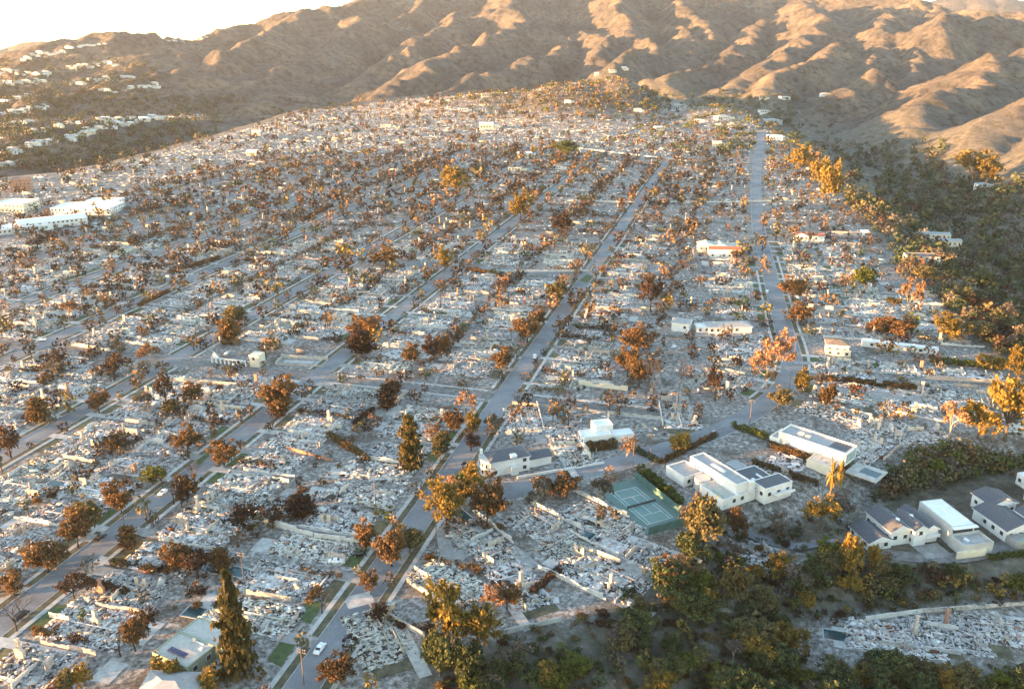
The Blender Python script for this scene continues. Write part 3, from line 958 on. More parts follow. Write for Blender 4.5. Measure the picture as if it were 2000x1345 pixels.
def make_ruin(p, z, rz, label, r, near=True):
    root = add('burned_house', None, loc=(p[0], p[1], z), rz=rz, label=label, cat='burned house', group='burned house lots')
    root.empty_display_size = 2
    mir = r.choice((-1, 1))
    add('rubble', r.choice(RUBBLE), root, (r.uniform(-.6, .6), r.uniform(-.5, 1.5), 0), None, (mir * r.uniform(.88, 1.02), r.uniform(.86, 1.06), r.uniform(.8, 1.3)), kind='stuff')
    for _ in range(r.choice((1, 2, 3, 3, 4))):
        add('wall', r.choice(WALLS), root, (r.uniform(-5, 5), r.uniform(2, 25), 0), r.choice((0, 0, math.pi / 2)) + r.uniform(-.06, .06))
    if r.random() < .42:
        add('chimney', r.choice(CHIM), root, (r.uniform(-6, 6), r.uniform(4, 20), 0), r.choice((0, math.pi / 2, math.pi, -math.pi / 2)), (1, 1, r.uniform(.75, 1.15)))
    if r.random() < .40:
        add('boundary_wall', r.choice(BWALLS), root, (r.choice((-8.6, 8.6)), r.uniform(14, 22), 0), math.pi / 2)
    if r.random() < .5:
        add('floor_slab', r.choice(SLAB), root, (r.uniform(-3, 3), r.uniform(2, 16), r.uniform(.22, .4)))
    if r.random() < .75:
        add('driveway', r.choice(DRIVE), root, (r.choice((-6.2, 6.2)), -8.2, .165))
    if r.random() < .55:
        add('lawn', r.choice(LAWN), root, (r.uniform(-2, 2), -3.8, .05))
    if r.random() < .5:
        add('patio', r.choice(PATIO), root, (r.uniform(-4, 4), 28, .06))
    if r.random() < .14:
        add('pool', POOL, root, (r.uniform(-4, 4), 27.5, .07), None)
    return root


LOOKS = ['pale ash', 'grey rubble', 'ash and rubble', 'white debris', 'broken debris']
rr = random.Random(11)
for (k, sd_), Ls in cnt.items():
    for i, L in enumerate(Ls):
        side = SIDE[sd_]
        if k == 'R': lab = 'burned house rubble, %s lot from the front, %s of the curving street' % (ordinal(i), side)
        else: lab = 'burned house rubble, %s lot from the front, %s of %s' % (ordinal(i), side, WORDS[k])
        make_ruin(L[1], zat(L[1]), L[2], lab, rr)
for (px_, py_), ang, where in HAND:
    p = gp(px_, py_); a = math.radians(ang) - STREET_AZ
    off = np.array([-math.sin(a), math.cos(a)]) * -13
    make_ruin(p + off, 0, a, 'burned house rubble ' + where, rr)
for (px_, py_), ang, z, sc, where in [((1490, 1090), 10, -8, .8, 'alone among canyon trees at lower right'), ((1760, 1250), 75, -14, 1, 'on the dark slope at lower right'),
                                      ((1850, 1240), 75, -14, 1, 'second from the left on the lower right slope'), ((1950, 1230), 80, -14, 1, 'at the right edge below the modern houses')]:
    p = gp(px_, py_, z); a = math.radians(ang)
    o = make_ruin(p - np.array([-math.sin(a), math.cos(a)]) * 13, z, a, 'burned house rubble ' + where, rr)
    o.scale = (sc, sc, 1)

# the far half of the burned neighbourhood, too many lots to count: one mass of debris
def in_frame(P, m=60):
    z = 0
    d = P[:, 1] * CP + CAM_H * SP; u = 1000 + F_PX * P[:, 0] / d
    return (u > -m) & (u < 2000 + m)


r2 = np.random.default_rng(5)
N0 = 120000
th = r2.uniform(-.62, .62, N0); dist = np.sqrt(r2.uniform(330 ** 2, 2350 ** 2, N0))
P = np.stack([dist * np.sin(th), dist * np.cos(th)], 1)
keep = (sdist(P, MESA) < -6) & in_frame(P) & ~occupied_road(P)
P = P[keep]
nearc = np.array([L[1] for L in NEAR])
sN = P @ SD
cell = {}
for c in nearc: cell.setdefault((int(c[0] // 40), int(c[1] // 40)), []).append(c)
def near_lot(p):
    cx, cy = int(p[0] // 40), int(p[1] // 40)
    for a in (-1, 0, 1):
        for b in (-1, 0, 1):
            for c in cell.get((cx + a, cy + b), ()):
                if (c[0] - p[0]) ** 2 + (c[1] - p[1]) ** 2 < 34 ** 2: return True
    return False
msk = np.array([not near_lot(p) for p in P])
thin = r2.random(len(P)) < .22
Pm = P[msk | thin]
n = len(Pm)
Zm = zfast(Pm)
g_ = (Zm < 14) | (r2.random(n) < .4)
Pm, Zm = Pm[g_], Zm[g_]; n = len(Pm)
kind = r2.random(n)
dd = np.hypot(Pm[:, 0], Pm[:, 1])
g_ = np.clip(dd / 700, .8, 2.2)
ln = np.clip(r2.lognormal(.4, .55, n), .5, 6) * g_ ** .5
wd = ln * r2.uniform(.15, .8, n)
hh = r2.uniform(.08, .4, n)
tall = kind > .984; wl = (kind > .965) & ~tall
ln = np.where(tall, r2.uniform(.8, 1.6, n), np.where(wl, r2.uniform(5, 14, n), ln))
wd = np.where(tall, r2.uniform(.7, 1.2, n), np.where(wl, .35, wd))
hh = np.where(tall, r2.uniform(3.5, 6.5, n), np.where(wl, r2.uniform(1.2, 2.4, n), hh))
ax = -STREET_AZ + np.where(r2.random(n) < .6, 0, math.pi / 2) + np.where(wl | tall, 0, r2.normal(0, .3, n))
R = rotmats(ax, np.where(tall | wl, 0, np.abs(r2.normal(0, .06, n))), r2.uniform(0, 6.28, n))
V, Fq = boxes(np.column_stack([Pm, Zm + hh * .45]), np.stack([ln, wd, hh], 1), R, False)
PW2 = np.array([.20, .19, .12, .06, .12, .06, .17, .04, .04])
c = PAL[r2.choice(len(PAL), n, p=PW2)] * r2.uniform(.8, 1.1, (n, 1))
c = np.where((tall | wl)[:, None], np.array([.46, .39, .33]) * r2.uniform(.6, 1.2, (n, 1)), c)
add('burned_house_debris', new_mesh('far_debris', V, Fq, [M['rubble']], fcol=np.repeat(c, 5, axis=0)),
    label='mass of pale rubble across the far half of the neighbourhood', cat='rubble', kind='stuff')
print('lots', len(NEAR), len(FARLOTS), 'far debris', n)

# ------------------------------------------------------------------ trees: unit-size crowns and trunks, scaled per tree
def leaf_quads(C, size, r, flat=0.0, elong=1.0):
    """small randomly turned leaf faces at the given centres"""
    n = len(C)
    a = r.normal(size=(n, 3)); a[:, 2] *= (1 - flat); a /= np.linalg.norm(a, axis=1)[:, None]
    b = r.normal(size=(n, 3)); b -= (b * a).sum(1)[:, None] * a; b /= np.linalg.norm(b, axis=1)[:, None]
    s = (size * r.uniform(.55, 1.35, n))[:, None] * .5
    a = a * s * elong; b = b * s
    V = np.stack([C - a - b * .4, C + a * .2 - b, C + a + b * .3, C - a * .1 + b], 1).reshape(-1, 3)
    return V, np.arange(n * 4).reshape(n, 4)


def crown(seed, nc=70, per=34, rx=.5, rz=.42, cz=.57, size=.055, clump=.085, lumps=5, mat='rust', hollow=.45):
    r = np.random.default_rng(seed)
    # a few large boughs give the crown an uneven outline; clumps sit on them
    L = r.normal(size=(lumps, 3)); L /= np.linalg.norm(L, axis=1)[:, None]
    L = L * np.array([rx, rx, rz]) * r.uniform(.3, .62, (lumps, 1)); L[:, 2] = L[:, 2] * .9
    which = r.integers(0, lumps, nc)
    d = r.normal(size=(nc, 3)); d /= np.linalg.norm(d, axis=1)[:, None]
    rad = (r.uniform(hollow ** 3, 1, nc) ** (1 / 3))[:, None]
    C = L[which] + d * rad * np.array([rx, rx, rz]) * r.uniform(.42, .66, (nc, 1))
    C[:, 2] += cz
    C = C[C[:, 2] > .16]
    nc = len(C)
    k = (per * r.uniform(.6, 1.5, nc)).astype(int)
    pts = np.repeat(C, k, axis=0) + r.normal(0, clump, (k.sum(), 3)) * np.array([.5, .5, .42])
    tone = np.repeat(np.clip(r.normal(.45, .33, nc), 0, 1), k) + r.normal(0, .12, k.sum())
    V, Fq = leaf_quads(pts, size, r)
    return new_mesh('crown', V, Fq, [LEAF[mat]], fcol=np.clip(np.repeat(tone[:, None], 3, axis=1), 0, 1)), C


def limb_mesh(seed, tips, mat, h0=.24, r0=.026, n=5):
    r = random.Random(seed); m = MB()
    top = Vector((r.uniform(-.03, .03), r.uniform(-.03, .03), h0))
    m.tube((0, 0, -.05), top * .5 + Vector((.008, 0, 0)), r0 * 1.35, r0 * .95, n); m.tube(top * .5 + Vector((.008, 0, 0)), top, r0 * .95, r0 * .75, n)
    for c in tips:
        c = Vector(c); mid = top.lerp(c, .5) + Vector((0, 0, .03))
        m.tube(top, mid, r0 * .5, r0 * .28, 4, cap=False); m.tube(mid, c, r0 * .28, r0 * .08, 3, cap=False)
    return m.mesh('trunk', mat)


def branch_mesh(seed, mat, depth=5, spread=.62, r0=.022, h0=.28, up=.25, flat=1.0):
    r = random.Random(seed); m = MB(); ends = []
    def go(p, d, ln, rad, lev):
        q = p + d * ln
        m.tube(p, q, rad, rad * .68, 5 if lev < 2 else 3, cap=False)
        if lev >= depth or rad < .0011: ends.append(q); return
        for _ in range(3 if lev < 3 else 2):
            e = (d + Vector((r.gauss(0, spread), r.gauss(0, spread), r.gauss(up * .5, spread * .6)))).normalized()
            go(q, e, ln * r.uniform(.62, .84), rad * .62, lev + 1)
    go(Vector((0, 0, -.03)), Vector((r.uniform(-.05, .05), r.uniform(-.05, .05), 1)).normalized(), h0, r0, 0)
    zmax = max(v[2] for v in m.V); wmax = max(max(abs(v[0]), abs(v[1])) for v in m.V)
    k, kw = 1 / zmax, .5 / wmax
    m.V = [(v[0] * kw, v[1] * kw, v[2] * k) for v in m.V]
    return m.mesh('branches', mat), np.array([(e.x * kw, e.y * kw, e.z * k) for e in ends])


TREE = {}
for ty, kw in {'rust': {}, 'gold': dict(nc=62, hollow=.5), 'olive': dict(nc=80), 'green': dict(nc=90, per=38), 'burnt': dict(nc=42, per=26), 'lime': dict(nc=80)}.items():
    L = []
    for i in range(4):
        sh = [dict(rx=.5, rz=.42), dict(rx=.48, rz=.46, lumps=7), dict(rx=.52, rz=.39, lumps=4), dict(rx=.5, rz=.44, lumps=9)][i]
        cme, C = crown(hash(ty) % 97 * 0 + {'rust': 1, 'gold': 2, 'olive': 3, 'green': 4, 'burnt': 5, 'lime': 6}[ty] * 20 + i, mat=ty, **{**sh, **kw})
        tme_ = limb_mesh(i, C[np.random.default_rng(i).choice(len(C), 14, replace=False)], M['bark_burnt' if ty in ('burnt', 'rust') else 'bark'])
        L.append((tme_, cme))
    TREE[ty] = L
TREE['bare'] = []; TREE['pale'] = []; TREE['grey'] = []
for i in range(4):
    b, e = branch_mesh(300 + i, M['bark_burnt'], depth=5, spread=.5)
    TREE['bare'].append((b, None))
    for ty in ('pale', 'grey'):
        b, e = branch_mesh(320 + i, M['bark_pale'], depth=6, spread=.55, r0=.02)
        r = np.random.default_rng(40 + i)
        pts = np.repeat(e, 4, axis=0) + r.normal(0, .028, (len(e) * 4, 3))
        V, Fq = leaf_quads(pts, .05, r, elong=1.6)
        V = V.reshape(-1, 3)
        TREE[ty].append((b, new_mesh('crown', V, Fq, [LEAF[ty]], fcol=np.repeat(r.random((len(Fq), 1)), 3, axis=1))))


def conifer(seed, taper=1.0, nwhorl=26, mat='conifer', droop=.25):
    r = np.random.default_rng(seed); pts = []; tone = []
    for i in range(nwhorl):
        z = .10 + .88 * i / nwhorl
        rad = (.5 * (1 - z) ** taper + .015) * r.uniform(.75, 1.15)
        for b in range(9):
            a = r.uniform(0, 2 * math.pi); rb = rad * r.uniform(.6, 1.12)
            n = 4 + int(16 * rb / .5)
            u = r.uniform(.12, 1, n)
            p = np.stack([np.cos(a) * u * rb, np.sin(a) * u * rb, z - droop * u * rb * .6 + r.normal(0, .008, n)], 1)
            p[:, :2] += r.normal(0, .03, (n, 2)) * u[:, None]
            pts.append(p); tone += list(np.clip(r.normal(.4, .25) + r.normal(0, .12, n), 0, 1))
    pts = np.vstack(pts)
    V, Fq = leaf_quads(pts, .06, r, elong=1.3)
    V[:, 2] = (V[:, 2] - 0) * 1.0
    cme = new_mesh('crown', V, Fq, [LEAF[mat]], fcol=np.repeat(np.array(tone)[:, None], 3, axis=1))
    t = MB().tube((0, 0, -.03), (0, 0, .5), .022, .013, 6).tube((0, 0, .5), (0, 0, .97), .013, .002, 5).mesh('trunk', M['bark'])
    return t, cme


TREE['conifer'] = [conifer(1), conifer(2, .9), conifer(3, 1.1)]
TREE['cypress'] = [conifer(5, .42, 34, 'conifer', -.35), conifer(6, .36, 34, 'conifer', -.35)]
TREE['column'] = [conifer(7, .25, 30, 'rust', -.3), conifer(8, .3, 30, 'burnt', -.3), conifer(9, .28, 30, 'hedge', -.3)]


def palm_mesh(seed, short=False):
    r = random.Random(seed); m = MB()
    tz = .18 if short else .80
    t = MB(); lean = r.uniform(-.02, .02)
    for i in range(5): t.tube((lean * i / 5, 0, tz * i / 5 - (.02 if i == 0 else 0)), (lean * (i + 1) / 5, 0, tz * (i + 1) / 5), .022 - .002 * i, .020 - .002 * i, 7)
    n = 46 if short else 34
    for i in range(n):
        a = r.uniform(0, 2 * math.pi); el = r.uniform(-.5, 1.25) if not short else r.uniform(-.1, 1.3)
        ln = r.uniform(.40, .52); p = Vector((lean, 0, tz)); d = Vector((math.cos(a) * math.cos(el), math.sin(a) * math.cos(el), math.sin(el)))
        side = Vector((-math.sin(a), math.cos(a), 0)); prev = None
        for k in range(6):
            w = (.012 + .06 * math.sin(math.pi * min(1, (k + .4) / 5.6))) * (1 if k < 5 else .15)
            cur = (p - side * w, p + side * w)
            if prev:
                b = len(m.V); m.V += [tuple(prev[0]), tuple(prev[1]), tuple(cur[1]), tuple(cur[0])]; m.F.append((b, b + 1, b + 2, b + 3)); m.m.append(0)
            prev = cur
            p = p + d * ln / 5 * Vector((1, 1, .45 if not short else .8)).length / 1.5
            d = (d + Vector((0, 0, -.20 if not short else -.10))).normalized()
    return t.mesh('trunk', M['bark_pale']), m


LEAFSETS = {}
_t, _m = palm_mesh(1); PALM = [(_t, new_mesh('fronds', np.array(_m.V), _m.F, [LEAF['gold']], fcol=np.full((len(_m.F), 3), .4)))]
_t, _m = palm_mesh(2, True); YUCCA = [(_t, new_mesh('fronds', np.array(_m.V), _m.F, [LEAF['green']], fcol=np.full((len(_m.F), 3), .3)))]
_t, _m = palm_mesh(3); PALM2 = [(_t, new_mesh('fronds', np.array(_m.V), _m.F, [LEAF['rust']], fcol=np.full((len(_m.F), 3), .4)))]
TREE['palm'] = PALM; TREE['yucca'] = YUCCA; TREE['deadpalm'] = PALM2

ADJ = {'rust': 'rust-brown scorched tree', 'gold': 'golden sunlit tree', 'olive': 'olive-brown leafy tree', 'green': 'dark green leafy tree', 'burnt': 'charred dark tree', 'bare': 'bare blackened tree',
       'pale': 'pale orange twiggy bare tree', 'grey': 'ashen grey bare tree', 'conifer': 'tall pointed conifer', 'cypress': 'dense columnar conifer', 'column': 'scorched columnar tree', 'palm': 'tall slim palm', 'yucca': 'low spiky palm',
       'lime': 'bright yellow-green tree', 'deadpalm': 'brown scorched palm'}
NAME = {'rust': 'scorched_tree', 'gold': 'golden_tree', 'olive': 'olive_tree', 'green': 'evergreen_tree', 'burnt': 'charred_tree', 'bare': 'bare_tree', 'pale': 'sycamore_tree', 'grey': 'ashen_tree', 'conifer': 'conifer_tree', 'cypress': 'cypress_tree',
        'column': 'columnar_tree', 'palm': 'palm_tree', 'yucca': 'spiky_palm', 'lime': 'broadleaf_tree', 'deadpalm': 'scorched_palm'}
TREES = []      # (type, x, y, z, height, width, hand-made label or None)


def tree_px(ty, bx, by, hp, wp, label=None, z=None):
    """a tree measured in the photo: base position, height and width in photo pixels"""
    q = gp(bx, by) if z == 0 else None
    if q is None:
        h3 = hit(bx, by); q, zz = h3[:2], h3[2]
    else: zz = 0
    k = pxm(q, zz)
    vis = math.cos(math.atan2(CAM_H - zz, math.hypot(*q)))
    TREES.append((ty, q[0], q[1], zz, hp / k / max(.6, vis), wp / k, label))


for a in [
    # left foreground and middle
    ('rust', 548, 808, 78, 72, 'broad rust-brown tree leaning over the kerb of the second street'), ('rust', 152, 1070, 80, 55), ('rust', 95, 1118, 66, 72), ('burnt', 385, 1128, 62, 70), ('rust', 350, 1122, 62, 60),
    ('conifer', 468, 1318, 182, 92, 'tall green conifer beside the flat-roofed house with solar panels'), ('cypress', 803, 928, 106, 44, 'dense golden-green columnar conifer beside the main street'),
    ('olive', 285, 1008, 38, 32), ('rust', 238, 1002, 46, 40), ('lime', 300, 945, 32, 46), ('rust', 765, 1105, 75, 62), ('olive', 800, 1080, 45, 60), ('rust', 724, 1160, 48, 30),
    ('gold', 872, 1035, 100, 78), ('rust', 950, 1028, 95, 75), ('gold', 925, 985, 55, 50), ('lime', 900, 975, 50, 40), ('grey', 1045, 1004, 62, 58), ('rust', 1105, 972, 45, 60), ('rust', 1065, 968, 38, 50),
    ('gold', 875, 1262, 125, 92, 'big golden tree at the canyon rim, bottom centre'), ('gold', 935, 1262, 82, 80), ('green', 858, 1320, 80, 62), ('green', 915, 1338, 75, 58), ('pale', 955, 1195, 45, 55), ('rust', 990, 1190, 50, 50),
    ('gold', 1328, 882, 44, 48), ('pale', 1222, 905, 48, 34), ('pale', 1192, 950, 40, 30), ('grey', 1168, 1000, 60, 48), ('grey', 1190, 1035, 40, 44), ('pale', 1497, 760, 80, 62, 'pale orange bare tree bulging over the inner bend of the street'), ('pale', 1515, 725, 72, 62), ('gold', 1565, 770, 52, 38),
    ('olive', 1520, 798, 40, 44), ('rust', 1225, 735, 62, 36), ('rust', 1240, 690, 60, 60), ('burnt', 1270, 610, 80, 44), ('gold', 1303, 605, 38, 30), ('rust', 1248, 755, 55, 40), ('bare', 1275, 790, 90, 44), ('bare', 1325, 785, 90, 26),
    ('burnt', 1396, 780, 70, 30), ('lime', 1687, 572, 48, 44, 'round yellow-green tree amid rubble right of the curving street'), ('pale', 1771, 612, 66, 44, 'pale feathery bare tree on the rim of the right canyon'), ('gold', 1850, 668, 56, 66), ('rust', 1758, 660, 40, 50), ('rust', 1720, 655, 44, 44), ('lime', 1780, 655, 44, 34),
    ('pale', 1852, 858, 66, 52), ('gold', 1908, 856, 82, 66), ('gold', 1962, 862, 140, 90), ('gold', 1986, 745, 66, 44), ('gold', 1936, 722, 36, 52), ('rust', 1612, 802, 56, 32), ('rust', 1548, 588, 52, 44), ('rust', 1562, 632, 40, 54),
    ('gold', 1617, 400, 95, 50), ('gold', 1600, 365, 64, 42), ('gold', 1566, 340, 55, 46), ('rust', 1585, 325, 30, 30), ('gold', 1897, 366, 78, 70, 'big golden tree alone on the rim across the right canyon'),
    ('palm', 1614, 1010, 96, 22, 'left one of two tall palms below the white houses'), ('palm', 1630, 1002, 90, 20, 'right one of two tall palms below the white houses'), ('yucca', 1434, 1250, 52, 56, 'spiky green palm low on the dark canyon slope'),
    ('gold', 1660, 1140, 88, 44), ('gold', 1708, 1120, 56, 34), ('olive', 1372, 1095, 118, 84), ('grey', 1350, 1060, 90, 60), ('olive', 1415, 1185, 90, 78), ('rust', 1440, 1050, 60, 46),
    ('gold', 1328, 1240, 30, 30), ('rust', 1320, 1150, 56, 80, 'rust-topped bushy tree on the slope below the estate'), ('green', 1300, 1160, 56, 70),
    ('olive', 448, 640, 54, 54), ('rust', 715, 668, 56, 52), ('olive', 1090, 596, 48, 44), ('rust', 1120, 600, 40, 36), ('rust', 1030, 668, 52, 46), ('rust', 1045, 640, 40, 40), ('gold', 1016, 430, 58, 46), ('burnt', 1096, 456, 48, 50),
    ('gold', 895, 380, 54, 56), ('olive', 935, 348, 36, 36), ('gold', 868, 530, 50, 32), ('lime', 1102, 312, 36, 46), ('rust', 752, 520, 36, 52), ('gold', 675, 503, 32, 44), ('olive', 134, 806, 46, 32), ('olive', 98, 826, 30, 36),
    ('burnt', 22, 894, 74, 52), ('pale', 298, 722, 46, 50), ('rust', 268, 756, 46, 30), ('rust', 282, 740, 30, 30), ('burnt', 325, 795, 72, 36), ('rust', 379, 684, 36, 30), ('rust', 61, 696, 40, 32), ('rust', 365, 885, 54, 52), ('burnt', 418, 850, 58, 24),
    ('rust', 222, 880, 40, 40), ('gold', 925, 856, 56, 34), ('pale', 840, 868, 38, 32, 'small pinkish bare tree beside the columnar conifer'), ('rust', 886, 846, 44, 40), ('rust', 770, 780, 44, 34), ('rust', 802, 715, 48, 34), ('burnt', 842, 705, 56, 40), ('rust', 862, 700, 50, 32),
    ('rust', 980, 728, 32, 30), ('rust', 520, 700, 40, 30), ('bare', 860, 600, 62, 34), ('rust', 820, 420, 30, 50), ('rust', 640, 640, 36, 30), ('bare', 340, 985, 55, 40), ('bare', 355, 990, 55, 20), ('rust', 235, 690, 25, 30), ('rust', 1190, 740, 30, 24),
    ('rust', 790, 925, 30, 30), ('rust', 960, 860, 34, 30), ('burnt', 920, 880, 40, 40), ('olive', 1010, 870, 30, 26), ('rust', 1110, 830, 34, 40), ('rust', 1080, 820, 40, 34), ('burnt', 1190, 800, 40, 30), ('bare', 1030, 800, 40, 36), ('bare', 1100, 805, 45, 40), ('bare', 1210, 810, 46, 44),
    ('rust', 265, 1270, 76, 52), ('burnt', 290, 1240, 60, 40), ('gold', 312, 1318, 44, 26), ('gold', 345, 1330, 40, 34), ('gold', 160, 1345, 50, 40), ('olive', 145, 1360, 60, 46), ('lime', 163, 1215, 30, 18), ('gold', 410, 1350, 40, 44), ('gold', 725, 1348, 30, 34), ('rust', 100, 1375, 40, 36),
    ('lime', 760, 1020, 34, 34), ('gold', 740, 1010, 24, 26), ('rust', 1008, 815, 30, 30), ('lime', 1450, 600, 26, 34), ('gold', 1498, 618, 30, 26), ('lime', 1440, 625, 18, 26), ('rust', 1490, 450, 36, 24), ('rust', 1488, 490, 36, 24), ('rust', 1490, 530, 36, 24), ('gold', 1450, 500, 36, 34),
    ('green', 1475, 480, 30, 30), ('palm', 1515, 470, 46, 18), ('rust', 1455, 540, 30, 26), ('rust', 1395, 720, 36, 26), ('rust', 1350, 460, 40, 30), ('rust', 1310, 480, 40, 34), ('burnt', 1180, 640, 40, 36), ('rust', 1150, 620, 40, 30),
]: tree_px(*a)

# canyon woods: rows sampled over the slopes
rt = np.random.default_rng(21)
def scatter(n, x0, x1, y0, y1, types, hs, cond):
    m = n * 6
    X, Y = rt.uniform(x0, x1, m), rt.uniform(y0, y1, m)
    Q = hits(X, Y)
    bad = (np.minimum(np.minimum(sdist(Q[:, :2], PAD1), sdist(Q[:, :2], PAD2)), sdist(Q[:, :2], PAD3)) < 3) | (sdist(Q[:, :2], MESA) < 2)
    k = 0
    for i in range(m):
        if bad[i] or not cond(X[i], Y[i]) or k >= n: continue
        h = rt.uniform(*hs); k += 1
        TREES.append((types[rt.integers(len(types))], Q[i, 0], Q[i, 1], Q[i, 2], h, h * rt.uniform(.8, 1.25), None))


low = lambda x, y: y > 1235 - (x - 840) * .35 + 20 or x > 1340
scatter(50, 860, 1420, 1120, 1400, ['green', 'olive', 'lime', 'green', 'grey', 'gold'], (3.5, 8.5), lambda x, y: y > 1330 - (x - 860) * .36)
scatter(72, 1340, 1720, 960, 1400, ['green', 'olive', 'green', 'olive', 'green', 'lime', 'gold', 'grey'], (5, 10), lambda x, y: True)
scatter(40, 1640, 2050, 1100, 1210, ['green', 'olive', 'grey', 'burnt', 'gold'], (3, 6.5), lambda x, y: True)
scatter(50, 1650, 2050, 1110, 1420, ['green', 'olive', 'green', 'lime', 'gold'], (4, 9), lambda x, y: True)
scatter(150, 1560, 2050, 850, 985, ['green', 'olive', 'grey', 'rust', 'lime'], (4, 8), lambda x, y: True)
scatter(120, 1640, 2050, 400, 720, ['green', 'olive', 'grey', 'green', 'olive', 'grey', 'burnt'], (7, 15), lambda x, y: True)

# street trees and back-garden trees of the burned blocks
TT = ['rust'] * 6 + ['burnt'] * 5 + ['bare'] * 4 + ['olive'] * 4 + ['grey'] * 3 + ['pale'] * 2 + ['gold'] + ['column'] * 2
for k, t in STREETS.items():
    for sd_ in (-1, 1):
        s = BEG_S[k] + 10
        while s < END_S[k]:
            s += rt.uniform(7, 22)
            if abs(s - CROSS_S) < 12: continue
            p = xy(s, t + sd_ * rt.uniform(5.0, 12))
            h = rt.uniform(4, 8) if rt.random() < .65 else rt.uniform(8, 13)
            if sdist(p[None], MESA)[0] < -4 and free(p, 2) and -80 < proj(p)[0] < 2080 and proj(p)[1] < 1400:
                TREES.append((TT[rt.integers(len(TT))], p[0], p[1], zat(p), h, h * rt.uniform(.7, 1.2), None))
    i = names.index(k)
    mid = (t + (STREETS[names[i + 1]] if i + 1 < len(names) else t - 75)) / 2
    s = BEG_S[k]
    while s < END_S[k]:
        s += rt.exponential(5.5)
        p = xy(s, mid + rt.normal(0, 5)); h = rt.uniform(2.5, 7) if rt.random() < .75 else rt.uniform(7, 12)
        if sdist(p[None], MESA)[0] < -4 and free(p, 2) and -80 < proj(p)[0] < 2080 and proj(p)[1] < 1400 and not occupied_road(p)[0]:
            TREES.append((['rust', 'burnt', 'burnt', 'grey', 'column', 'bare', 'olive'][rt.integers(7)], p[0], p[1], zat(p), h, h * rt.uniform(.7, 1.4), None))
for t in np.arange(-640, -8, 7.0):            # trees along the cross street
    for sd_ in (-1, 1):
        if rt.random() < .5 or min(abs(t - v_) for v_ in STREETS.values()) < 9: continue
        p = xy(CROSS_S + sd_ * rt.uniform(4.2, 7), t); h = rt.uniform(3, 7)
        if -60 < proj(p)[0] < 2060: TREES.append((TT[rt.integers(len(TT))], p[0], p[1], 0.0, h, h * rt.uniform(.8, 1.3), None))
for _ in range(620):      # between the main and the curving street, and beyond it
    s = rt.uniform(370, 1500); t = rt.uniform(-88, 105)
    p = xy(s, t); h = rt.uniform(3, 9)
    if sdist(p[None], MESA)[0] < -3 and free(p, 2) and not occupied_road(p)[0]:
        TREES.append((TT[rt.integers(len(TT))], p[0], p[1], zat(p), h, h * rt.uniform(.7, 1.3), None))
# the far blocks and the knoll
a_ = rt.uniform(-.6, .6, 5600); d_ = np.sqrt(rt.uniform(520 ** 2, 2350 ** 2, 5600))
PP = np.stack([d_ * np.sin(a_), d_ * np.cos(a_)], 1)
PP = PP[(sdist(PP, MESA) < -2) & ~occupied_road(PP)]
for p, zz in zip(PP, zfast(PP)):
    h = rt.uniform(2.5, 8.5)
    far_green = (p[0] > 330 and p[1] > 1150) or (zz > 18 and rt.random() < .55)
    if zz > 18: h *= 1.25
    elif rt.random() < .12: continue
    ty = ['green', 'olive', 'green', 'lime', 'gold'][rt.integers(5)] if far_green else (['rust', 'grey', 'olive', 'bare', 'burnt', 'bare', 'green', 'rust', 'burnt', 'burnt', 'burnt'][rt.integers(11)])
    TREES.append((ty, p[0], p[1], zz, h, h * rt.uniform(.9, 1.9), None))
for x0, x1, y0, y1, n in ((-20, 430, 190, 335, 1100), (1260, 1560, 185, 290, 300), (-20, 310, 115, 200, 500), (1560, 1850, 280, 420, 420), (1850, 2020, 350, 420, 160), (1400, 1640, 180, 300, 120), (1640, 2020, 400, 720, 620), (330, 700, 190, 240, 120)):
    # woods on the low hills at the left, behind the knoll and in the canyon
    for q in hits(rt.uniform(x0, x1, n), rt.uniform(y0, y1, n)):
        if q[1] > 4200: continue
        h = rt.uniform(5, 12)
        if sdist(q[None, :2], MESA)[0] < 0: continue
        TREES.append((['green', 'olive', 'green', 'green', 'olive', 'grey', 'burnt'][rt.integers(7)], q[0], q[1], q[2], h, h * rt.uniform(.9, 1.7), None))


for x0, x1, y0, y1, n, tys in ((960, 1290, 138, 235, 260, ['gold', 'green', 'olive', 'rust', 'lime', 'pale', 'burnt']), (560, 1000, 196, 240, 90, ['gold', 'olive', 'rust', 'green']), (1240, 1560, 205, 300, 130, ['green', 'olive', 'green', 'lime', 'rust'])):
    for q in hits(rt.uniform(x0, x1, n), rt.uniform(y0, y1, n)):      # the knoll and the far rim
        if sdist(q[None, :2], MESA)[0] > 120 or q[1] > 2500: continue
        h = rt.uniform(5, 11)
        TREES.append((tys[rt.integers(len(tys))], q[0], q[1], q[2], h, h * rt.uniform(1, 1.7), None))


def region(x, y):
    s, t = st((x, y))
    if sdist(np.array([[x, y]]), MESA)[0] > 0: return ('low', 'on the canyon slope') if y < 420 else ('can', 'in the right canyon') if x > 0 else ('hill', 'on the left hills')
    if t > -60 and s > 352: return ('R', 'near the curving street') if t > -45 else ('A1', 'right of the main street')
    if t > -94 and s <= 352: return 'E', 'on the estate side'
    k = min(STREETS, key=lambda k: abs(STREETS[k] - t))
    return k + str(int(t > STREETS[k])), ('right of ' if t > STREETS[k] else 'left of ') + WORDS[k]


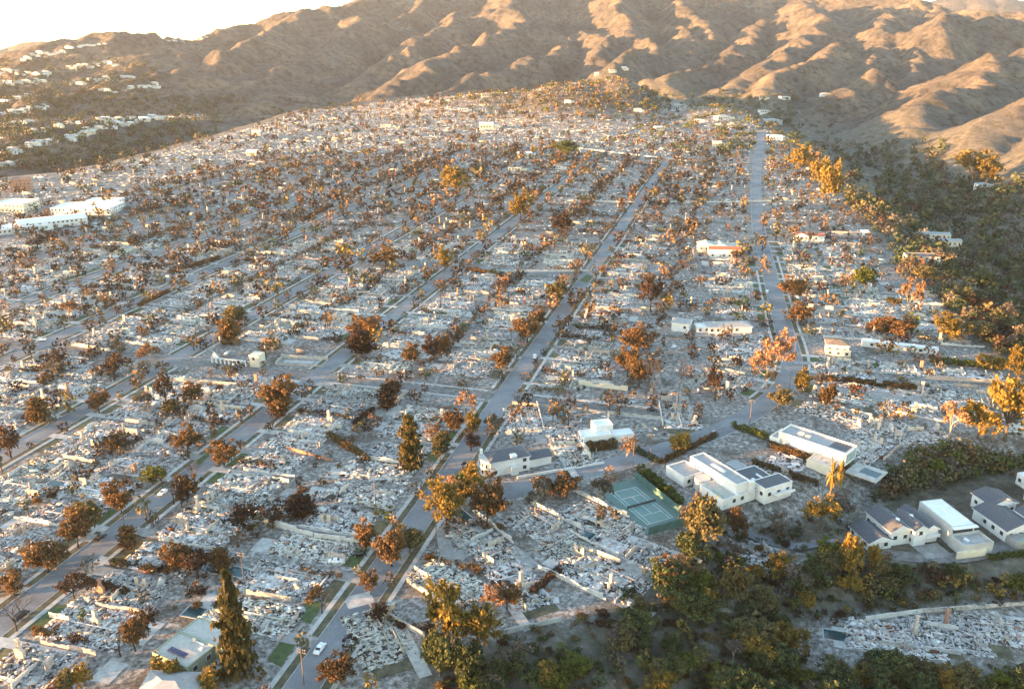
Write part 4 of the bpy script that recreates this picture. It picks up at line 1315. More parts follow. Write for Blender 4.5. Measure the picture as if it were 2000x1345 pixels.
size = [T[4] * T[5] * pxm((T[1], T[2]), T[3]) ** 2 * (30 if T[6] else 1) for T in TREES]
order = np.argsort(size)[::-1]
BIG = [TREES[i] for i in order[:298]]; SMALL = [TREES[i] for i in order[298:]]
cnt = {}
for T in sorted(BIG, key=lambda T: T[2]):
    lab = T[6]
    if not lab:
        rk, rw = region(T[1], T[2])
        i = cnt.get((T[0], rk), 0); cnt[(T[0], rk)] = i + 1
        lab = '%s %s, %s from the front' % (ADJ[T[0]], rw, ordinal(i))
    V_ = TREE[T[0]]; tr, cr = V_[rt.integers(len(V_))]
    root = add(NAME[T[0]], None, loc=(T[1], T[2], T[3] - .1), rz=float(rt.uniform(0, 6.28)), scale=(T[5] * 1.22, T[5] * 1.22, T[4] * 1.06), label=lab, cat='tree', group='trees around the burned neighbourhood')
    add('trunk', tr, root)
    if cr: add('crown', cr, root)

# everything smaller than that: one mass of far trees
def mass(name, L, per, label, seed=3, leaf=.16, shape=.42):
    r = np.random.default_rng(seed)
    Vs, Fs, Cs = [], [], []; nb = 0
    colr = {'rust': ((.17, .096, .038), (.085, .058, .034)), 'gold': ((.26, .165, .035), (.12, .10, .028)), 'olive': ((.145, .122, .052), (.085, .078, .040)), 'green': ((.075, .092, .036), (.036, .050, .024)), 'lime': ((.11, .125, .022), (.055, .075, .018)),
            'burnt': ((.042, .03, .022), (.07, .036, .02)), 'bare': ((.04, .03, .026), (.03, .025, .022)), 'pale': ((.30, .175, .10), (.2, .125, .08)), 'grey': ((.15, .13, .105), (.085, .075, .062)), 'column': ((.13, .055, .022), (.06, .04, .022)), 'hedge': ((.18, .105, .037), (.07, .053, .030))}
    n = len(L)
    A = np.array([[t[1], t[2], t[3], t[4], t[5]] for t in L])
    ca = np.array([colr.get(t[0], colr['olive'])[0] for t in L]); cb = np.array([colr.get(t[0], colr['olive'])[1] for t in L])
    d = r.normal(size=(n, per, 3)); d /= np.linalg.norm(d, axis=2)[:, :, None]
    d *= r.uniform(.45, 1.05, (n, per, 1))
    skew = r.normal(0, .12, (n, 1, 3)) * (r.random((n, per, 1)) < .5)
    c = d * np.array([.46, .46, shape]) + skew + np.array([0, 0, .52])
    c = c * A[:, None, [4, 4, 3]] + A[:, None, :3]
    sz = np.repeat(A[:, 3:5].mean(1) * leaf, per)
    C = c.reshape(-1, 3)
    V, Fq = leaf_quads(C, 1.0, r)
    V = (V.reshape(-1, 4, 3) - C[:, None]) * sz[:, None, None] + C[:, None]
    k = np.clip(np.repeat(r.random(n), per) * .6 + r.random(n * per) * .5, 0, 1)[:, None]
    fc = np.repeat(ca, per, 0) * (1 - k) + np.repeat(cb, per, 0) * k
    # each also stands on a stem
    st_c = A[:, :3] + np.stack([np.zeros(n), np.zeros(n), A[:, 3] * .2], 1)
    V2, F2 = boxes(st_c, np.stack([A[:, 3] * .04, A[:, 3] * .04, A[:, 3] * .5], 1), None, False)
    V = np.vstack([V.reshape(-1, 3), V2]); Fq = np.vstack([Fq, F2 + len(C) * 4])
    fc = np.vstack([fc, np.tile([[.05, .04, .033]], (len(F2), 1))])
    return add(name, new_mesh(name, V, Fq, [M['foliage']], fcol=fc), label=label, cat='trees', kind='stuff')


M['foliage'] = mat_attr('far_foliage', .85, .1, .5)
MIDT = [t for t in SMALL if t[2] < 800]; FART = [t for t in SMALL if t[2] >= 800]
mass('middle_trees', MIDT, 60, 'mass of small scorched trees between the ruins in the middle distance', 3, .17)
mass('distant_trees', FART, 26, 'mass of small scorched and green trees over the far neighbourhood', 4, .27)
print('trees', len(TREES))

# ------------------------------------------------------------------ standing houses
def frame_px(p0, p1, z):
    a, b = gp(*p0, z), gp(*p1, z)
    d = b - a; L = float(np.linalg.norm(d))
    return a, math.atan2(d[1], d[0]), L


WIN = {}


def win_mesh(w, h):
    k = (round(w, 1), round(h, 1))
    if k not in WIN:
        m = MB(); m.box(-w / 2, w / 2, -.05, .03, -h / 2, h / 2, 0)
        for a in ((-w / 2 - .08, -w / 2, -h / 2 - .08, h / 2 + .08), (w / 2, w / 2 + .08, -h / 2 - .08, h / 2 + .08), (-w / 2, w / 2, h / 2, h / 2 + .08), (-w / 2, w / 2, -h / 2 - .08, -h / 2)):
            m.box(a[0], a[1], -.09, .04, a[2], a[3], 1)
        WIN[k] = m.mesh('window', M['glass'], M['stucco_white'])
    return WIN[k]


def windows(root, u0, u1, v0, v1, z0, z1, sides='fblr', gap=3.4, w=1.5, skip=0.0, seed=1):
    r = random.Random(seed); st_ = max(1, int((z1 - z0) / 2.9)); fh = (z1 - z0) / st_
    for k in range(st_):
        zc = z0 + fh * (k + .55); h = min(1.5, fh * .5)
        for s in sides:
            ln = (u1 - u0) if s in 'fb' else (v1 - v0); n = int(ln / gap)
            for i in range(n):
                if r.random() < skip: continue
                c = (i + .5) * ln / n
                loc, rz = {'f': ((u0 + c, v0 - .02, zc), 0), 'b': ((u0 + c, v1 + .02, zc), math.pi), 'l': ((u0 - .02, v0 + c, zc), -math.pi / 2), 'r': ((u1 + .02, v0 + c, zc), math.pi / 2)}[s]
                add('window', win_mesh(w, h), root, loc, rz)


def flat_roof(root, u0, u1, v0, v1, z, wall, roof, par=.5):
    m = MB()
    m.poly([(u0 + .3, v0 + .3, z), (u1 - .3, v0 + .3, z), (u1 - .3, v1 - .3, z), (u0 + .3, v1 - .3, z)])
    o = add('roof', m.mesh('roof', M[roof]), root)
    m = MB(); e = .04
    m.box(u0 - e, u1 + e, v0 - e, v0 + .3, z - .2, z + par); m.box(u0 - e, u1 + e, v1 - .3, v1 + e, z - .2, z + par)
    m.box(u0 - e, u0 + .3, v0 + .3, v1 - .3, z - .2, z + par); m.box(u1 - .3, u1 + e, v0 + .3, v1 - .3, z - .2, z + par)
    add('parapet', m.mesh('parapet', M[wall]), o)
    return o


def pitched(root, u0, u1, v0, v1, z, roof, rise, kind='hip', axis='u', ov=.5):
    m = MB(); a0, a1, b0, b1 = u0 - ov, u1 + ov, v0 - ov, v1 + ov
    if axis == 'u':
        r = (b1 - b0) / 2 if kind == 'hip' else 0; r = min(r, (a1 - a0) / 2 - .1); c = (b0 + b1) / 2
        R0, R1 = (a0 + r, c, z + rise), (a1 - r, c, z + rise)
        q = [(a0, b0, z), (a1, b0, z), (a1, b1, z), (a0, b1, z)]
        m.poly([q[0], q[1], R1, R0]); m.poly([q[2], q[3], R0, R1]); m.poly([q[1], q[2], R1], 0 if kind == 'hip' else 1); m.poly([q[3], q[0], R0], 0 if kind == 'hip' else 1)
    else:
        r = (a1 - a0) / 2 if kind == 'hip' else 0; r = min(r, (b1 - b0) / 2 - .1); c = (a0 + a1) / 2
        R0, R1 = (c, b0 + r, z + rise), (c, b1 - r, z + rise)
        q = [(a0, b0, z), (a1, b0, z), (a1, b1, z), (a0, b1, z)]
        m.poly([q[1], q[2], R1, R0]); m.poly([q[3], q[0], R0, R1]); m.poly([q[0], q[1], R0], 0 if kind == 'hip' else 1); m.poly([q[2], q[3], R1], 0 if kind == 'hip' else 1)
    m.poly([q[3], q[2], q[1], q[0]], 1)
    # fascia boards round the eaves
    m.box(a0, a1, b0 - .06, b0, z - .22, z + .02, 1); m.box(a0, a1, b1, b1 + .06, z - .22, z + .02, 1)
    m.box(a0 - .06, a0, b0, b1, z - .22, z + .02, 1); m.box(a1, a1 + .06, b0, b1, z - .22, z + .02, 1)
    return add('roof', m.mesh('roof', M[roof], M['stucco_white']), root)


def house(name, label, p0, p1, z, blocks, group=None, cat='house', zt_=None, win=True, seed=1):
    """blocks: (u0,u1,v0,v1,z0,z1,wall,kind,roof,rise) along the measured front edge; u/v in metres, u may use fractions of its length as strings"""
    a, ang, L = frame_px(p0, p1, z if zt_ is None else zt_)
    root = add(name, None, loc=(a[0], a[1], z), rz=ang, label=label, cat=cat, group=group)
    for i, (u0, u1, v0, v1, z0, z1, wall, kind, roof, rise) in enumerate(blocks):
        u0 = float(u0[:-1]) * L if isinstance(u0, str) else u0; u1 = float(u1[:-1]) * L if isinstance(u1, str) else u1
        add('wall', MB().box(u0, u1, v0, v1, z0 - (.6 if z0 == 0 else 0), z1).mesh('wall', M[wall]), root)
        if kind == 'flat': flat_roof(root, u0, u1, v0, v1, z1 + .012, wall, roof, rise)
        else: pitched(root, u0, u1, v0, v1, z1 + .01, roof, rise, kind[:-1] if kind[-1] in 'uv' else kind, kind[-1] if kind[-1] in 'uv' else 'u')
        if win: windows(root, u0, u1, v0, v1, z0, z1, sides=win if isinstance(win, str) else 'fblr', seed=seed * 10 + i, skip=.3)
    return root, L


def kid(root, name, mat, *bx):
    m = MB()
    for b in bx: m.box(*b)
    return add(name, m.mesh(name, M[mat]), root)


# 1 flat-roofed house with solar panels, left foreground
h, L = house('flat_roofed_house', 'flat-roofed pale house with a dark solar panel beside the tall conifer', (297, 1274), (366, 1304), 0, [
    (0, '1f', 0, 9.5, 0, 4.0, 'stucco_green', 'flat', 'roof_tan', .25), (0, 17.5, 9.5, 16.5, 0, 4.006, 'stucco_green', 'flat', 'roof_tan', .25)], zt_=4)
sp = add('solar_panel', None, h, (3.2, 2.2, 4.35))
for i in range(6): add('panel', MB().box(i * 1.05, i * 1.05 + 1.0, 0, 1.7, 0, .08).mesh('panel', M['solar']), sp)
kid(h, 'roof_vent', 'stucco_cream', (6.2, 7.0, 8.2, 8.8, 4.0, 4.9)); kid(h, 'roof_duct', 'roof_white', (7.2, 10, 8.4, 8.7, 4.0, 4.3)); kid(h, 'roof_hatch', 'roof_white', (10.2, 11.1, 6.6, 7.4, 4.0, 4.4))
kid(h, 'patio', 'concrete', (L + .2, L + 6, -1, 9.3, -.1, .1))
# 2 roof at the bottom edge
h, L = house('hip_roofed_house', 'grey hip-roofed house with an orange-lit gable at the bottom edge', (262, 1392), (372, 1396), 0, [
    (0, '1f', 0, 11, 0, 3.2, 'stucco_cream', 'hipu', 'roof_grey', 2.4), (3, 8, -3.5, .01, 0, 3.1, 'stucco_cream', 'gablev', 'roof_tan', 1.8)])
# 3 white two-storey house with a bow front
h, L = house('two_storey_house', 'white two-storey house with dark slate roof and rounded bay at the junction', (958, 932), (1034, 917), 0, [
    (0, '1f', 0, 9, 0, 6.2, 'stucco_white', 'hipu', 'roof_dark', 2.3), ('1.001f', '1.62f', 1.5, 8, 0, 3.4, 'stucco_white', 'gableu', 'roof_dark', 1.6)], seed=3)
m = MB(); pts = [(2.6 * math.cos(a), 4.5 + 4.2 * math.sin(a)) for a in np.linspace(math.pi * .5, math.pi * 1.5, 13)]
m.prism([(p[0] * 1.0 - .01, p[1]) for p in pts], -.5, 6.25)
bay = add('rounded_bay', m.mesh('rounded_bay', M['stucco_white']), h)
m = MB(); m.prism([(p[0] * 1.06 - .01, 4.5 + (p[1] - 4.5) * 1.06) for p in pts], 6.26, 6.6); add('bay_roof', m.mesh('bay_roof', M['roof_tan']), bay)
for a in np.linspace(math.pi * .65, math.pi * 1.35, 5):
    for zz in (1.7, 4.6): add('bay_window', win_mesh(1.0, 1.5), bay, (2.58 * math.cos(a), 4.5 + 4.18 * math.sin(a), zz), a + math.pi / 2)
kid(h, 'dormer', 'stucco_white', (L * .52, L * .52 + 2.6, -.02, 3, 5.6, 7.4)); kid(h, 'porch', 'stucco_white', (L * .5, L * .5 + 3, -1.8, 0, 0, .2), (L * .5, L * .5 + .3, -1.8, -1.5, .2, 3), (L * .5 + 2.7, L * .5 + 3, -1.8, -1.5, .2, 3), (L * .5 - .2, L * .5 + 3.2, -2, 0, 3, 3.4))
kid(h, 'chimney', 'stucco_white', (-1.2, -.3, 7.5, 8.4, 5, 8.6))
# 4 white stepped modern house
h, L = house('stepped_house', 'white cubic stepped house behind a rounded clipped hedge', (1140, 876), (1208, 868), 0, [
    (0, '.8f', 0, 7, 0, 4.6, 'stucco_white', 'flat', 'roof_white', .5), ('.45f', '.95f', 5, 11, 0, 6.6, 'stucco_white', 'flat', 'roof_white', .4), ('.8f', '1.5f', 2, 7.5, 0, 3.0, 'stucco_white', 'flat', 'roof_white', .3)], seed=4, win='lr')
# 5 white modern house with long lit wall
h, L = house('modern_house', 'large white modern house with a tall sunlit wall behind the tennis court', (1338, 926), (1428, 984), 0, [
    (0, '1f', 2, 8.5, 0, 6.8, 'stucco_white', 'flat', 'roof_grey', .6), ('.55f', '1.04f', -5, 2, 0, 3.4, 'stucco_white', 'flat', 'roof_tan', .35), ('1.001f', '1.04f', 2, 10.5, 0, 3.41, 'stucco_white', 'flat', 'roof_tan', .35),
    ('-.12f', '.3f', -7, 2, 0, 3.8, 'stucco_white', 'flat', 'roof_grey', .5)], seed=5, win='r')
m = MB(); pts = [(L * .44 + 3 * math.cos(a), -1.5 + 3 * math.sin(a)) for a in np.linspace(0, 2 * math.pi, 17)[:-1]]
m.prism(pts, -.5, 4.4); add('round_tower', m.mesh('round_tower', M['stucco_grey']), h)
kid(h, 'chimney', 'stucco_white', (L * 1.0, L * 1.0 + 1.6, 7.2, 9.2, 3.4, 7.6)); kid(h, 'roof_duct', 'stucco_white', (L * .35, L * .62, 4.3, 5.6, 6.8, 7.5)); kid(h, 'glass_screen', 'glass_pale', (L * .8, L * 1.03, -4.8, -4.7, 3.8, 4.9))
# 6 grey-roofed modern house
h, L = house('grey_roofed_house', 'low modern house with slate-grey flat roofs, right of the large white one', (1428, 940), (1492, 982), 0, [
    (0, '.72f', 1, 11, 0, 4.2, 'stucco_white', 'flat', 'roof_dark', .15), ('.6f', '1f', 0, 13, 0, 5.6, 'stucco_white', 'flat', 'roof_dark', .12), ('-.45f', '0f', 4, 9, 0, 3.2, 'stucco_grey', 'flat', 'roof_grey', .2)], seed=6)
kid(h, 'skylight', 'roof_white', (L * .35, L * .35 + 3.2, 6, 6.4, 4.3, 5.0), (L * .45, L * .45 + 1.2, 2, 3.2, 4.3, 4.8)); kid(h, 'balcony', 'stucco_white', (L, L + 2.2, 4, 12.5, 2.6, 2.9), (L + 2, L + 2.2, 4, 12.5, 2.9, 3.7))
# 7 long white modern house
h, L = house('long_modern_house', 'long white box-shaped modern house with a parapet and dark roof well', (1504, 868), (1648, 918), 0, [
    ('.1f', '1f', 0, 10, 1.6, 6.4, 'stucco_white', 'flat', 'roof_grey', .7), (0, '.14f', -1, 9, 0, 3.6, 'stucco_white', 'flat', 'roof_tan', .8), ('.12f', '.9f', 1, 9, 0, 1.6, 'stucco_grey', 'flat', 'roof_grey', .01), ('.62f', '.97f', -7.5, 0, 0, 3.0, 'stucco_cream', 'flat', 'roof_tan', .25)], seed=7, win='br')
kid(h, 'roof_well', 'roof_dark', (L * .74, L * .95, 3, 9, 6.4, 6.55)); kid(h, 'roof_unit', 'stucco_cream', (L * .3, L * .37, 4, 6, 6.4, 7.3), (L * .4, L * .46, 4, 5.6, 6.4, 7.1)); kid(h, 'window_wall', 'glass_pale', (L + .02, L + .1, 1, 9, 2.4, 6))
kid(h, 'pool_terrace', 'concrete', (L + 1, L + 13, -1, 10, -.3, .4)); kid(h, 'pool', 'pool_water', (L + 5, L + 12, 2, 7, .3, .43))
# 8 the houses on the canyon spur
h, L = house('gabled_house', 'white gabled two-storey house with dark grey roofs and round skylights above the canyon lane', (1702, 1082), (1836, 1062), -9, [
    (0, '.33f', 2, 13, 0, 3.2, 'stucco_white', 'gablev', 'roof_dark', 2.2), ('.33f', '.62f', 3, 17, 0, 5.6, 'stucco_white', 'gablev', 'roof_dark', 2.4), ('.62f', '.8f', 1, 12, 0, 6.4, 'stucco_white', 'gablev', 'roof_dark', 1.8), ('.8f', '1f', 2, 16, 0, 5.2, 'stucco_white', 'gablev', 'roof_dark', 1.9)], seed=8)
for q in ((L * .47, 7), (L * .7, 8)):
    m = MB(); m.tube((q[0] + 1.2, q[1], 7), (q[0] + 1.2, q[1], 8.0), .8, .7, 12); add('skylight', m.mesh('skylight', M['roof_white']), h)
kid(h, 'garage_drive', 'concrete_dark', (L * .62, L * .98, -7, 1, -.1, .08))
kid(h, 'balcony', 'stucco_white', (L * .8, L, .6, 2, 2.6, 3.6))
h, L = house('box_house', 'grey box house with a long plain white flat roof and curved terrace', (1790, 1012), (1853, 1064), -9, [
    (0, '1f', 0, 9, 0, 7.2, 'stucco_grey', 'flat', 'roof_white', .12), ('1.001f', '1.42f', -.5, 11, 0, 3.6, 'stucco_grey', 'flat', 'concrete', 1.1)], seed=9, win='b')
kid(h, 'glazing', 'glass', (L + .01, L + .08, .6, 8.4, 3.7, 6.8)); kid(h, 'eaves', 'roof_white', (L, L + 1.6, -.3, 9.3, 7.0, 7.3)); kid(h, 'sofa', 'roof_white', (L + 2.6, L + 4.6, 3, 4, 3.6, 4.3)); kid(h, 'garden_wall', 'stucco_cream', (L * 1.42, L * 1.46, -3, 8, 0, 2.6))
h, L = house('dark_roofed_house', 'rambling house with charcoal roofs and pink skylights at the right edge', (1898, 1012), (1962, 1058), -9, [
    (0, '1f', 0, 12, 0, 4.4, 'stucco_white', 'gableu', 'roof_dark', 2.2), ('-.5f', '.1f', 6, 17, 0, 5.4, 'stucco_white', 'gableu', 'roof_dark', 2.0), ('.4f', '1.4f', 12, 22, 0, 5.6, 'stucco_white', 'gableu', 'roof_dark', 1.8)], seed=10)
kid(h, 'deck', 'concrete_dark', (L, L + 5, 0, 11, 0, 2.8)); kid(h, 'railing', 'glass_pale', (L + 4.9, L + 5, 0, 11, 2.8, 3.8)); kid(h, 'skylight', 'wall_pink', (L * .1, L * .1 + 1.4, 12, 13.2, 7.2, 7.7), (L * .5, L * .5 + 1.4, 14.5, 15.7, 6.9, 7.4))
h, L = house('white_modern_house', 'white cubic modern house half cut off by the right edge', (1962, 978), (2010, 1012), -9, [
    (0, '1.4f', 8, 20, 0, 8.0, 'stucco_white', 'flat', 'roof_white', .4), ('-.9f', '.0f', 14, 22, 0, 4.4, 'stucco_white', 'flat', 'roof_white', .4)], seed=11)
# 9 survivors in the middle distance
h, L = house('spanish_house', 'cream house with a red tile roof standing among the ruins left of the curving street', (1386, 503), (1430, 504), 0, [
    (0, '1f', 0, 7, 0, 3.4, 'stucco_white', 'flat', 'roof_white', .3), ('0f', '1.4f', 7, 15, 0, 4.6, 'stucco_cream', 'gableu', 'roof_red', 1.8), ('-.4f', '.35f', 16, 27, 0, 5.6, 'stucco_cream', 'gablev', 'roof_tan', 1.8), ('.36f', '.85f', 16, 27, 0, 5.5, 'stucco_cream', 'gablev', 'roof_tan', 1.6), ('.86f', '1.5f', 15, 27, 0, 5.0, 'stucco_cream', 'flat', 'roof_tan', .5)], seed=12)
h, L = house('red_roofed_house', 'white house with a long red tile roof right of the curving street', (1552, 471), (1610, 473), 0, [
    (0, '.45f', 0, 9, 0, 5.0, 'stucco_white', 'gablev', 'roof_red', 1.5), ('.45f', '1f', 1, 9, 0, 4.6, 'stucco_white', 'gableu', 'roof_red', 1.8)], seed=13)
h, L = house('ruined_long_house', 'long roofless white house with red coping near the canyon', (1624, 460), (1690, 462), 0, [(0, '.85f', 0, 2.0, 0, 3.2, 'wall_pink', 'flat', 'roof_red', .3), ('.88f', '1.1f', -2, 5, 0, 4.2, 'stucco_white', 'flat', 'roof_white', .3)], seed=14)
h, L = house('long_house', 'long pale house with a low grey roof left of the curving street', (1384, 652), (1468, 650), 0, [
    (0, '1f', 0, 10, 0, 3.8, 'stucco_white', 'hipu', 'roof_grey', 1.8), ('-.25f', '.2f', 2, 9, 0, 3.2, 'stucco_white', 'flat', 'roof_white', .3)], seed=15)
h, L = house('small_house', 'small white house under the rust trees left of the long pale house', (1311, 646), (1345, 650), 0, [(0, '1f', 0, 9, 0, 5.2, 'stucco_white', 'gableu', 'roof_grey', 1.4)], seed=16)
h, L = house('beige_house', 'beige two-storey house with a brown roof right of the curving street', (1612, 690), (1656, 694), 0, [
    (0, '1f', 0, 8, 0, 5.2, 'stucco_cream', 'hipu', 'roof_brown', 1.8), (0, '1.1f', -2, -.01, 0, 2.6, 'stucco_cream', 'flat', 'roof_tan', .2)], seed=17)
h, L = house('long_white_outbuilding', 'very long low white-roofed building right of the beige house', (1682, 676), (1832, 694), 0, [(0, '1f', 0, 4.5, 0, 3.0, 'stucco_white', 'flat', 'roof_white', .25)], seed=18)
def on_slope(px, py): return hit(px, py)[2]
z1_ = on_slope(1825, 470)
h, L = house('canyon_house', 'grey hip-roofed house among trees in the right canyon', (1786, 468), (1858, 470), z1_, [
    (0, '.55f', 0, 12, -4, 5.0, 'stucco_cream', 'hipu', 'roof_grey', 3), ('.55f', '1f', 3, 12, -4, 4.4, 'stucco_cream', 'gableu', 'roof_grey', 2), ('.6f', '1.2f', -8, 0, -4, 1.4, 'stucco_cream', 'gableu', 'roof_grey', 1.6)], seed=19)
z1_ = on_slope(1800, 515)
h, L = house('terraced_house', 'dark-roofed house with storeyed balconies on the right canyon side', (1770, 520), (1834, 522), z1_, [(0, '1f', 0, 11, -3, 7.5, 'stucco_grey', 'flat', 'roof_dark', .3)], seed=20)
for i in range(3): kid(h, 'balcony', 'stucco_white', (L * .35, L, -2, 0, i * 2.6 - .2, i * 2.6))
z1_ = on_slope(1930, 366)
h, L = house('rim_house', 'pale house beside the big golden tree across the right canyon', (1912, 367), (1950, 366), z1_, [(0, '.6f', 0, 10, -4, 4, 'stucco_white', 'hipu', 'roof_grey', 2), ('.6f', '1.3f', 1, 9, -4, 3, 'stucco_cream', 'flat', 'roof_tan', .3)], seed=21)
# 10 the big flat-roofed buildings at the far left
h, L = house('school_building', 'wide white flat-roofed building at the left behind the burned blocks', (100, 420), (216, 420), 0, [
    (0, '1f', 0, 30, 0, 6.0, 'stucco_white', 'flat', 'roof_white', .5), ('.35f', '.9f', 30, 46, 0, 7.5, 'stucco_white', 'flat', 'roof_white', .5)], seed=22)
h, L = house('white_block', 'white flat building with a line of windows at the left edge', (-12, 415), (47, 416), 0, [(0, '1f', 0, 26, 0, 8, 'stucco_cream', 'flat', 'roof_white', .6)], seed=23)
h, L = house('pale_hall', 'long low hall with bluish white roofs at the left edge', (-60, 466), (105, 448), 0, [(0, '1f', 0, 22, 0, 4.5, 'stucco_white', 'flat', 'roof_white', .3), ('.6f', '1.45f', 6, 30, 0, 6, 'stucco_white', 'gableu', 'roof_white', 2)], seed=24)
h, L = house('brick_block', 'red brick shell of a tall building at the far left', (24, 376), (62, 374), 0, [(0, '1f', 0, 14, 0, 13, 'brick', 'flat', 'roof_brown', .5)], seed=25)
# 11 arcade ruin and pool garden at the cross street
a, ang, L = frame_px((414, 708), (488, 716), 0)
root = add('arcade_ruin', None, loc=(a[0], a[1], 0), rz=ang, label='roofless white arcade with a row of piers and a standing white tower', cat='ruin')
for i in range(9): kid(root, 'pier', 'stucco_white', (i * L / 9, i * L / 9 + .6, -.4, .4, 0, 2.6))
kid(root, 'lintel', 'wall_white', (0, L, -.5, .5, 2.6, 3.0)); kid(root, 'tower', 'stucco_cream', (L, L + 5.5, 0, 6, 0, 6.4)); add('window', win_mesh(1.5, 1.5), root, (L + 2.6, -.02, 4.6), 0)
m = MB(); m.poly([(-.5, .45, 3), (4, .45, 3), (1.5, .45, 6)]); m.poly([(4, .75, 3), (-.5, .75, 3), (1.5, .75, 6)]); m.poly([(-.5, .45, 3), (1.5, .45, 6), (1.5, .75, 6), (-.5, .75, 3)]); m.poly([(4, .75, 3), (1.5, .75, 6), (1.5, .45, 6), (4, .45, 3)])
add('gable', m.mesh('gable', M['stucco_white']), root)
a, ang, L = frame_px((538, 712), (630, 716), 0)
root = add('walled_garden', None, loc=(a[0], a[1], 0), rz=ang, label='walled pool garden with tan walls at the corner of the second street', cat='garden')
kid(root, 'wall', 'wall_burnt', (0, L, 9, 9.3, 0, 2.0)); kid(root, 'wall', 'wall_burnt', (0, .3, 0, 9, 0, 1.8)); kid(root, 'wall', 'wall_burnt', (0.31, L, -.3, 0, 0, 1.0)); kid(root, 'pool', 'concrete', (3, L * .75, 2.5, 6, 0, .5)); kid(root, 'terrace', 'concrete_dark', (.4, L, .1, 8.9, 0, .1))

# 12 small houses on the far slopes
def small_house_meshes(i):
    r = random.Random(i); w, d, h = r.uniform(10, 17), r.uniform(8, 12), r.uniform(3.2, 6.2)
    wall = ['stucco_white', 'stucco_cream', 'stucco_white', 'stucco_grey'][i % 4]; roof = ['roof_white', 'roof_grey', 'roof_tan', 'roof_grey', 'roof_brown'][i % 5]
    tmp = add('tmp', None)
    a = MB().box(-w / 2, w / 2, -d / 2, d / 2, -3, h).box(w / 2, w / 2 + w * .4, -d * .3, d * .4, -3, h * .7).mesh('wall', M[wall])
    rr_ = pitched(tmp, -w / 2, w / 2, -d / 2, d / 2, h + .01, roof, 1.6, ['hip', 'gable'][i % 2], 'u') if i % 3 else flat_roof(tmp, -w / 2, w / 2, -d / 2, d / 2, h + .012, wall, roof, .4)
    rm = rr_.data
    b = MB()
    for k in range(int(w / 3)): b.box(-w / 2 + 1 + k * 3, -w / 2 + 2.6 + k * 3, -d / 2 - .04, -d / 2 + .02, h * .35, h * .35 + 1.4)
    for c in list(rr_.children): bpy.data.objects.remove(c)
    bpy.data.objects.remove(rr_); bpy.data.objects.remove(tmp)
    return a, rm, b.mesh('windows', M['glass']), MB().box(w / 2, w / 2 + w * .4 + .3, -d * .3 - .3, d * .4 + .3, h * .7, h * .7 + .3).mesh('wing_roof', M[roof])


SH = [small_house_meshes(i) for i in range(10)]
rh = random.Random(3)


def small_house(x, y, z, rz, sc, label, group):
    a, b, c, d = SH[rh.randrange(10)]
    root = add('hillside_house', None, loc=(x, y, z), rz=rz, scale=sc, label=label, cat='house', group=group)
    add('wall', a, root); rf = add('roof', b, root); add('window_band', c, root, kind='stuff'); add('wing_roof', d, rf)


SEGS = [((0, 140), (95, 146), 9), ((130, 134), (225, 124), 9), ((0, 165), (85, 160), 8), ((195, 182), (312, 166), 8), ((130, 166), (262, 150), 9), ((0, 226), (95, 204), 8), ((130, 240), (400, 228), 16), ((0, 250), (65, 236), 6), ((165, 256), (335, 226), 14),
        ((0, 300), (60, 288), 5), ((60, 287), (112, 270), 5), ((130, 272), (185, 256), 5), ((40, 116), (205, 82), 12), ((325, 80), (405, 76), 5), ((0, 322), (52, 318), 4), ((0, 272), (135, 242), 8), ((0, 195), (60, 188), 4)]
SEGS.sort(key=lambda s: s[0][1] + s[1][1])
XS, YS, LB = [], [], []
for j, (a, b, n) in enumerate(SEGS):
    n = int(n * 1.6)
    for i in range(n):
        f = (i + rh.random()) / n
        XS.append(a[0] + (b[0] - a[0]) * f); YS.append(a[1] + (b[1] - a[1]) * f + rh.uniform(-4, 4))
        LB.append('pale house on the upper left hills, %s row down, %s from the left' % (ordinal(j), ordinal(i)))
for q, lb in zip(hits(XS, YS), LB):
    if q[1] < 4500: small_house(q[0], q[1], q[2] + .3, rh.uniform(-.5, .5), rh.uniform(.55, 1.05) * (1.0 if q[1] < 2200 else 1.2), lb, 'houses on the left hillside')
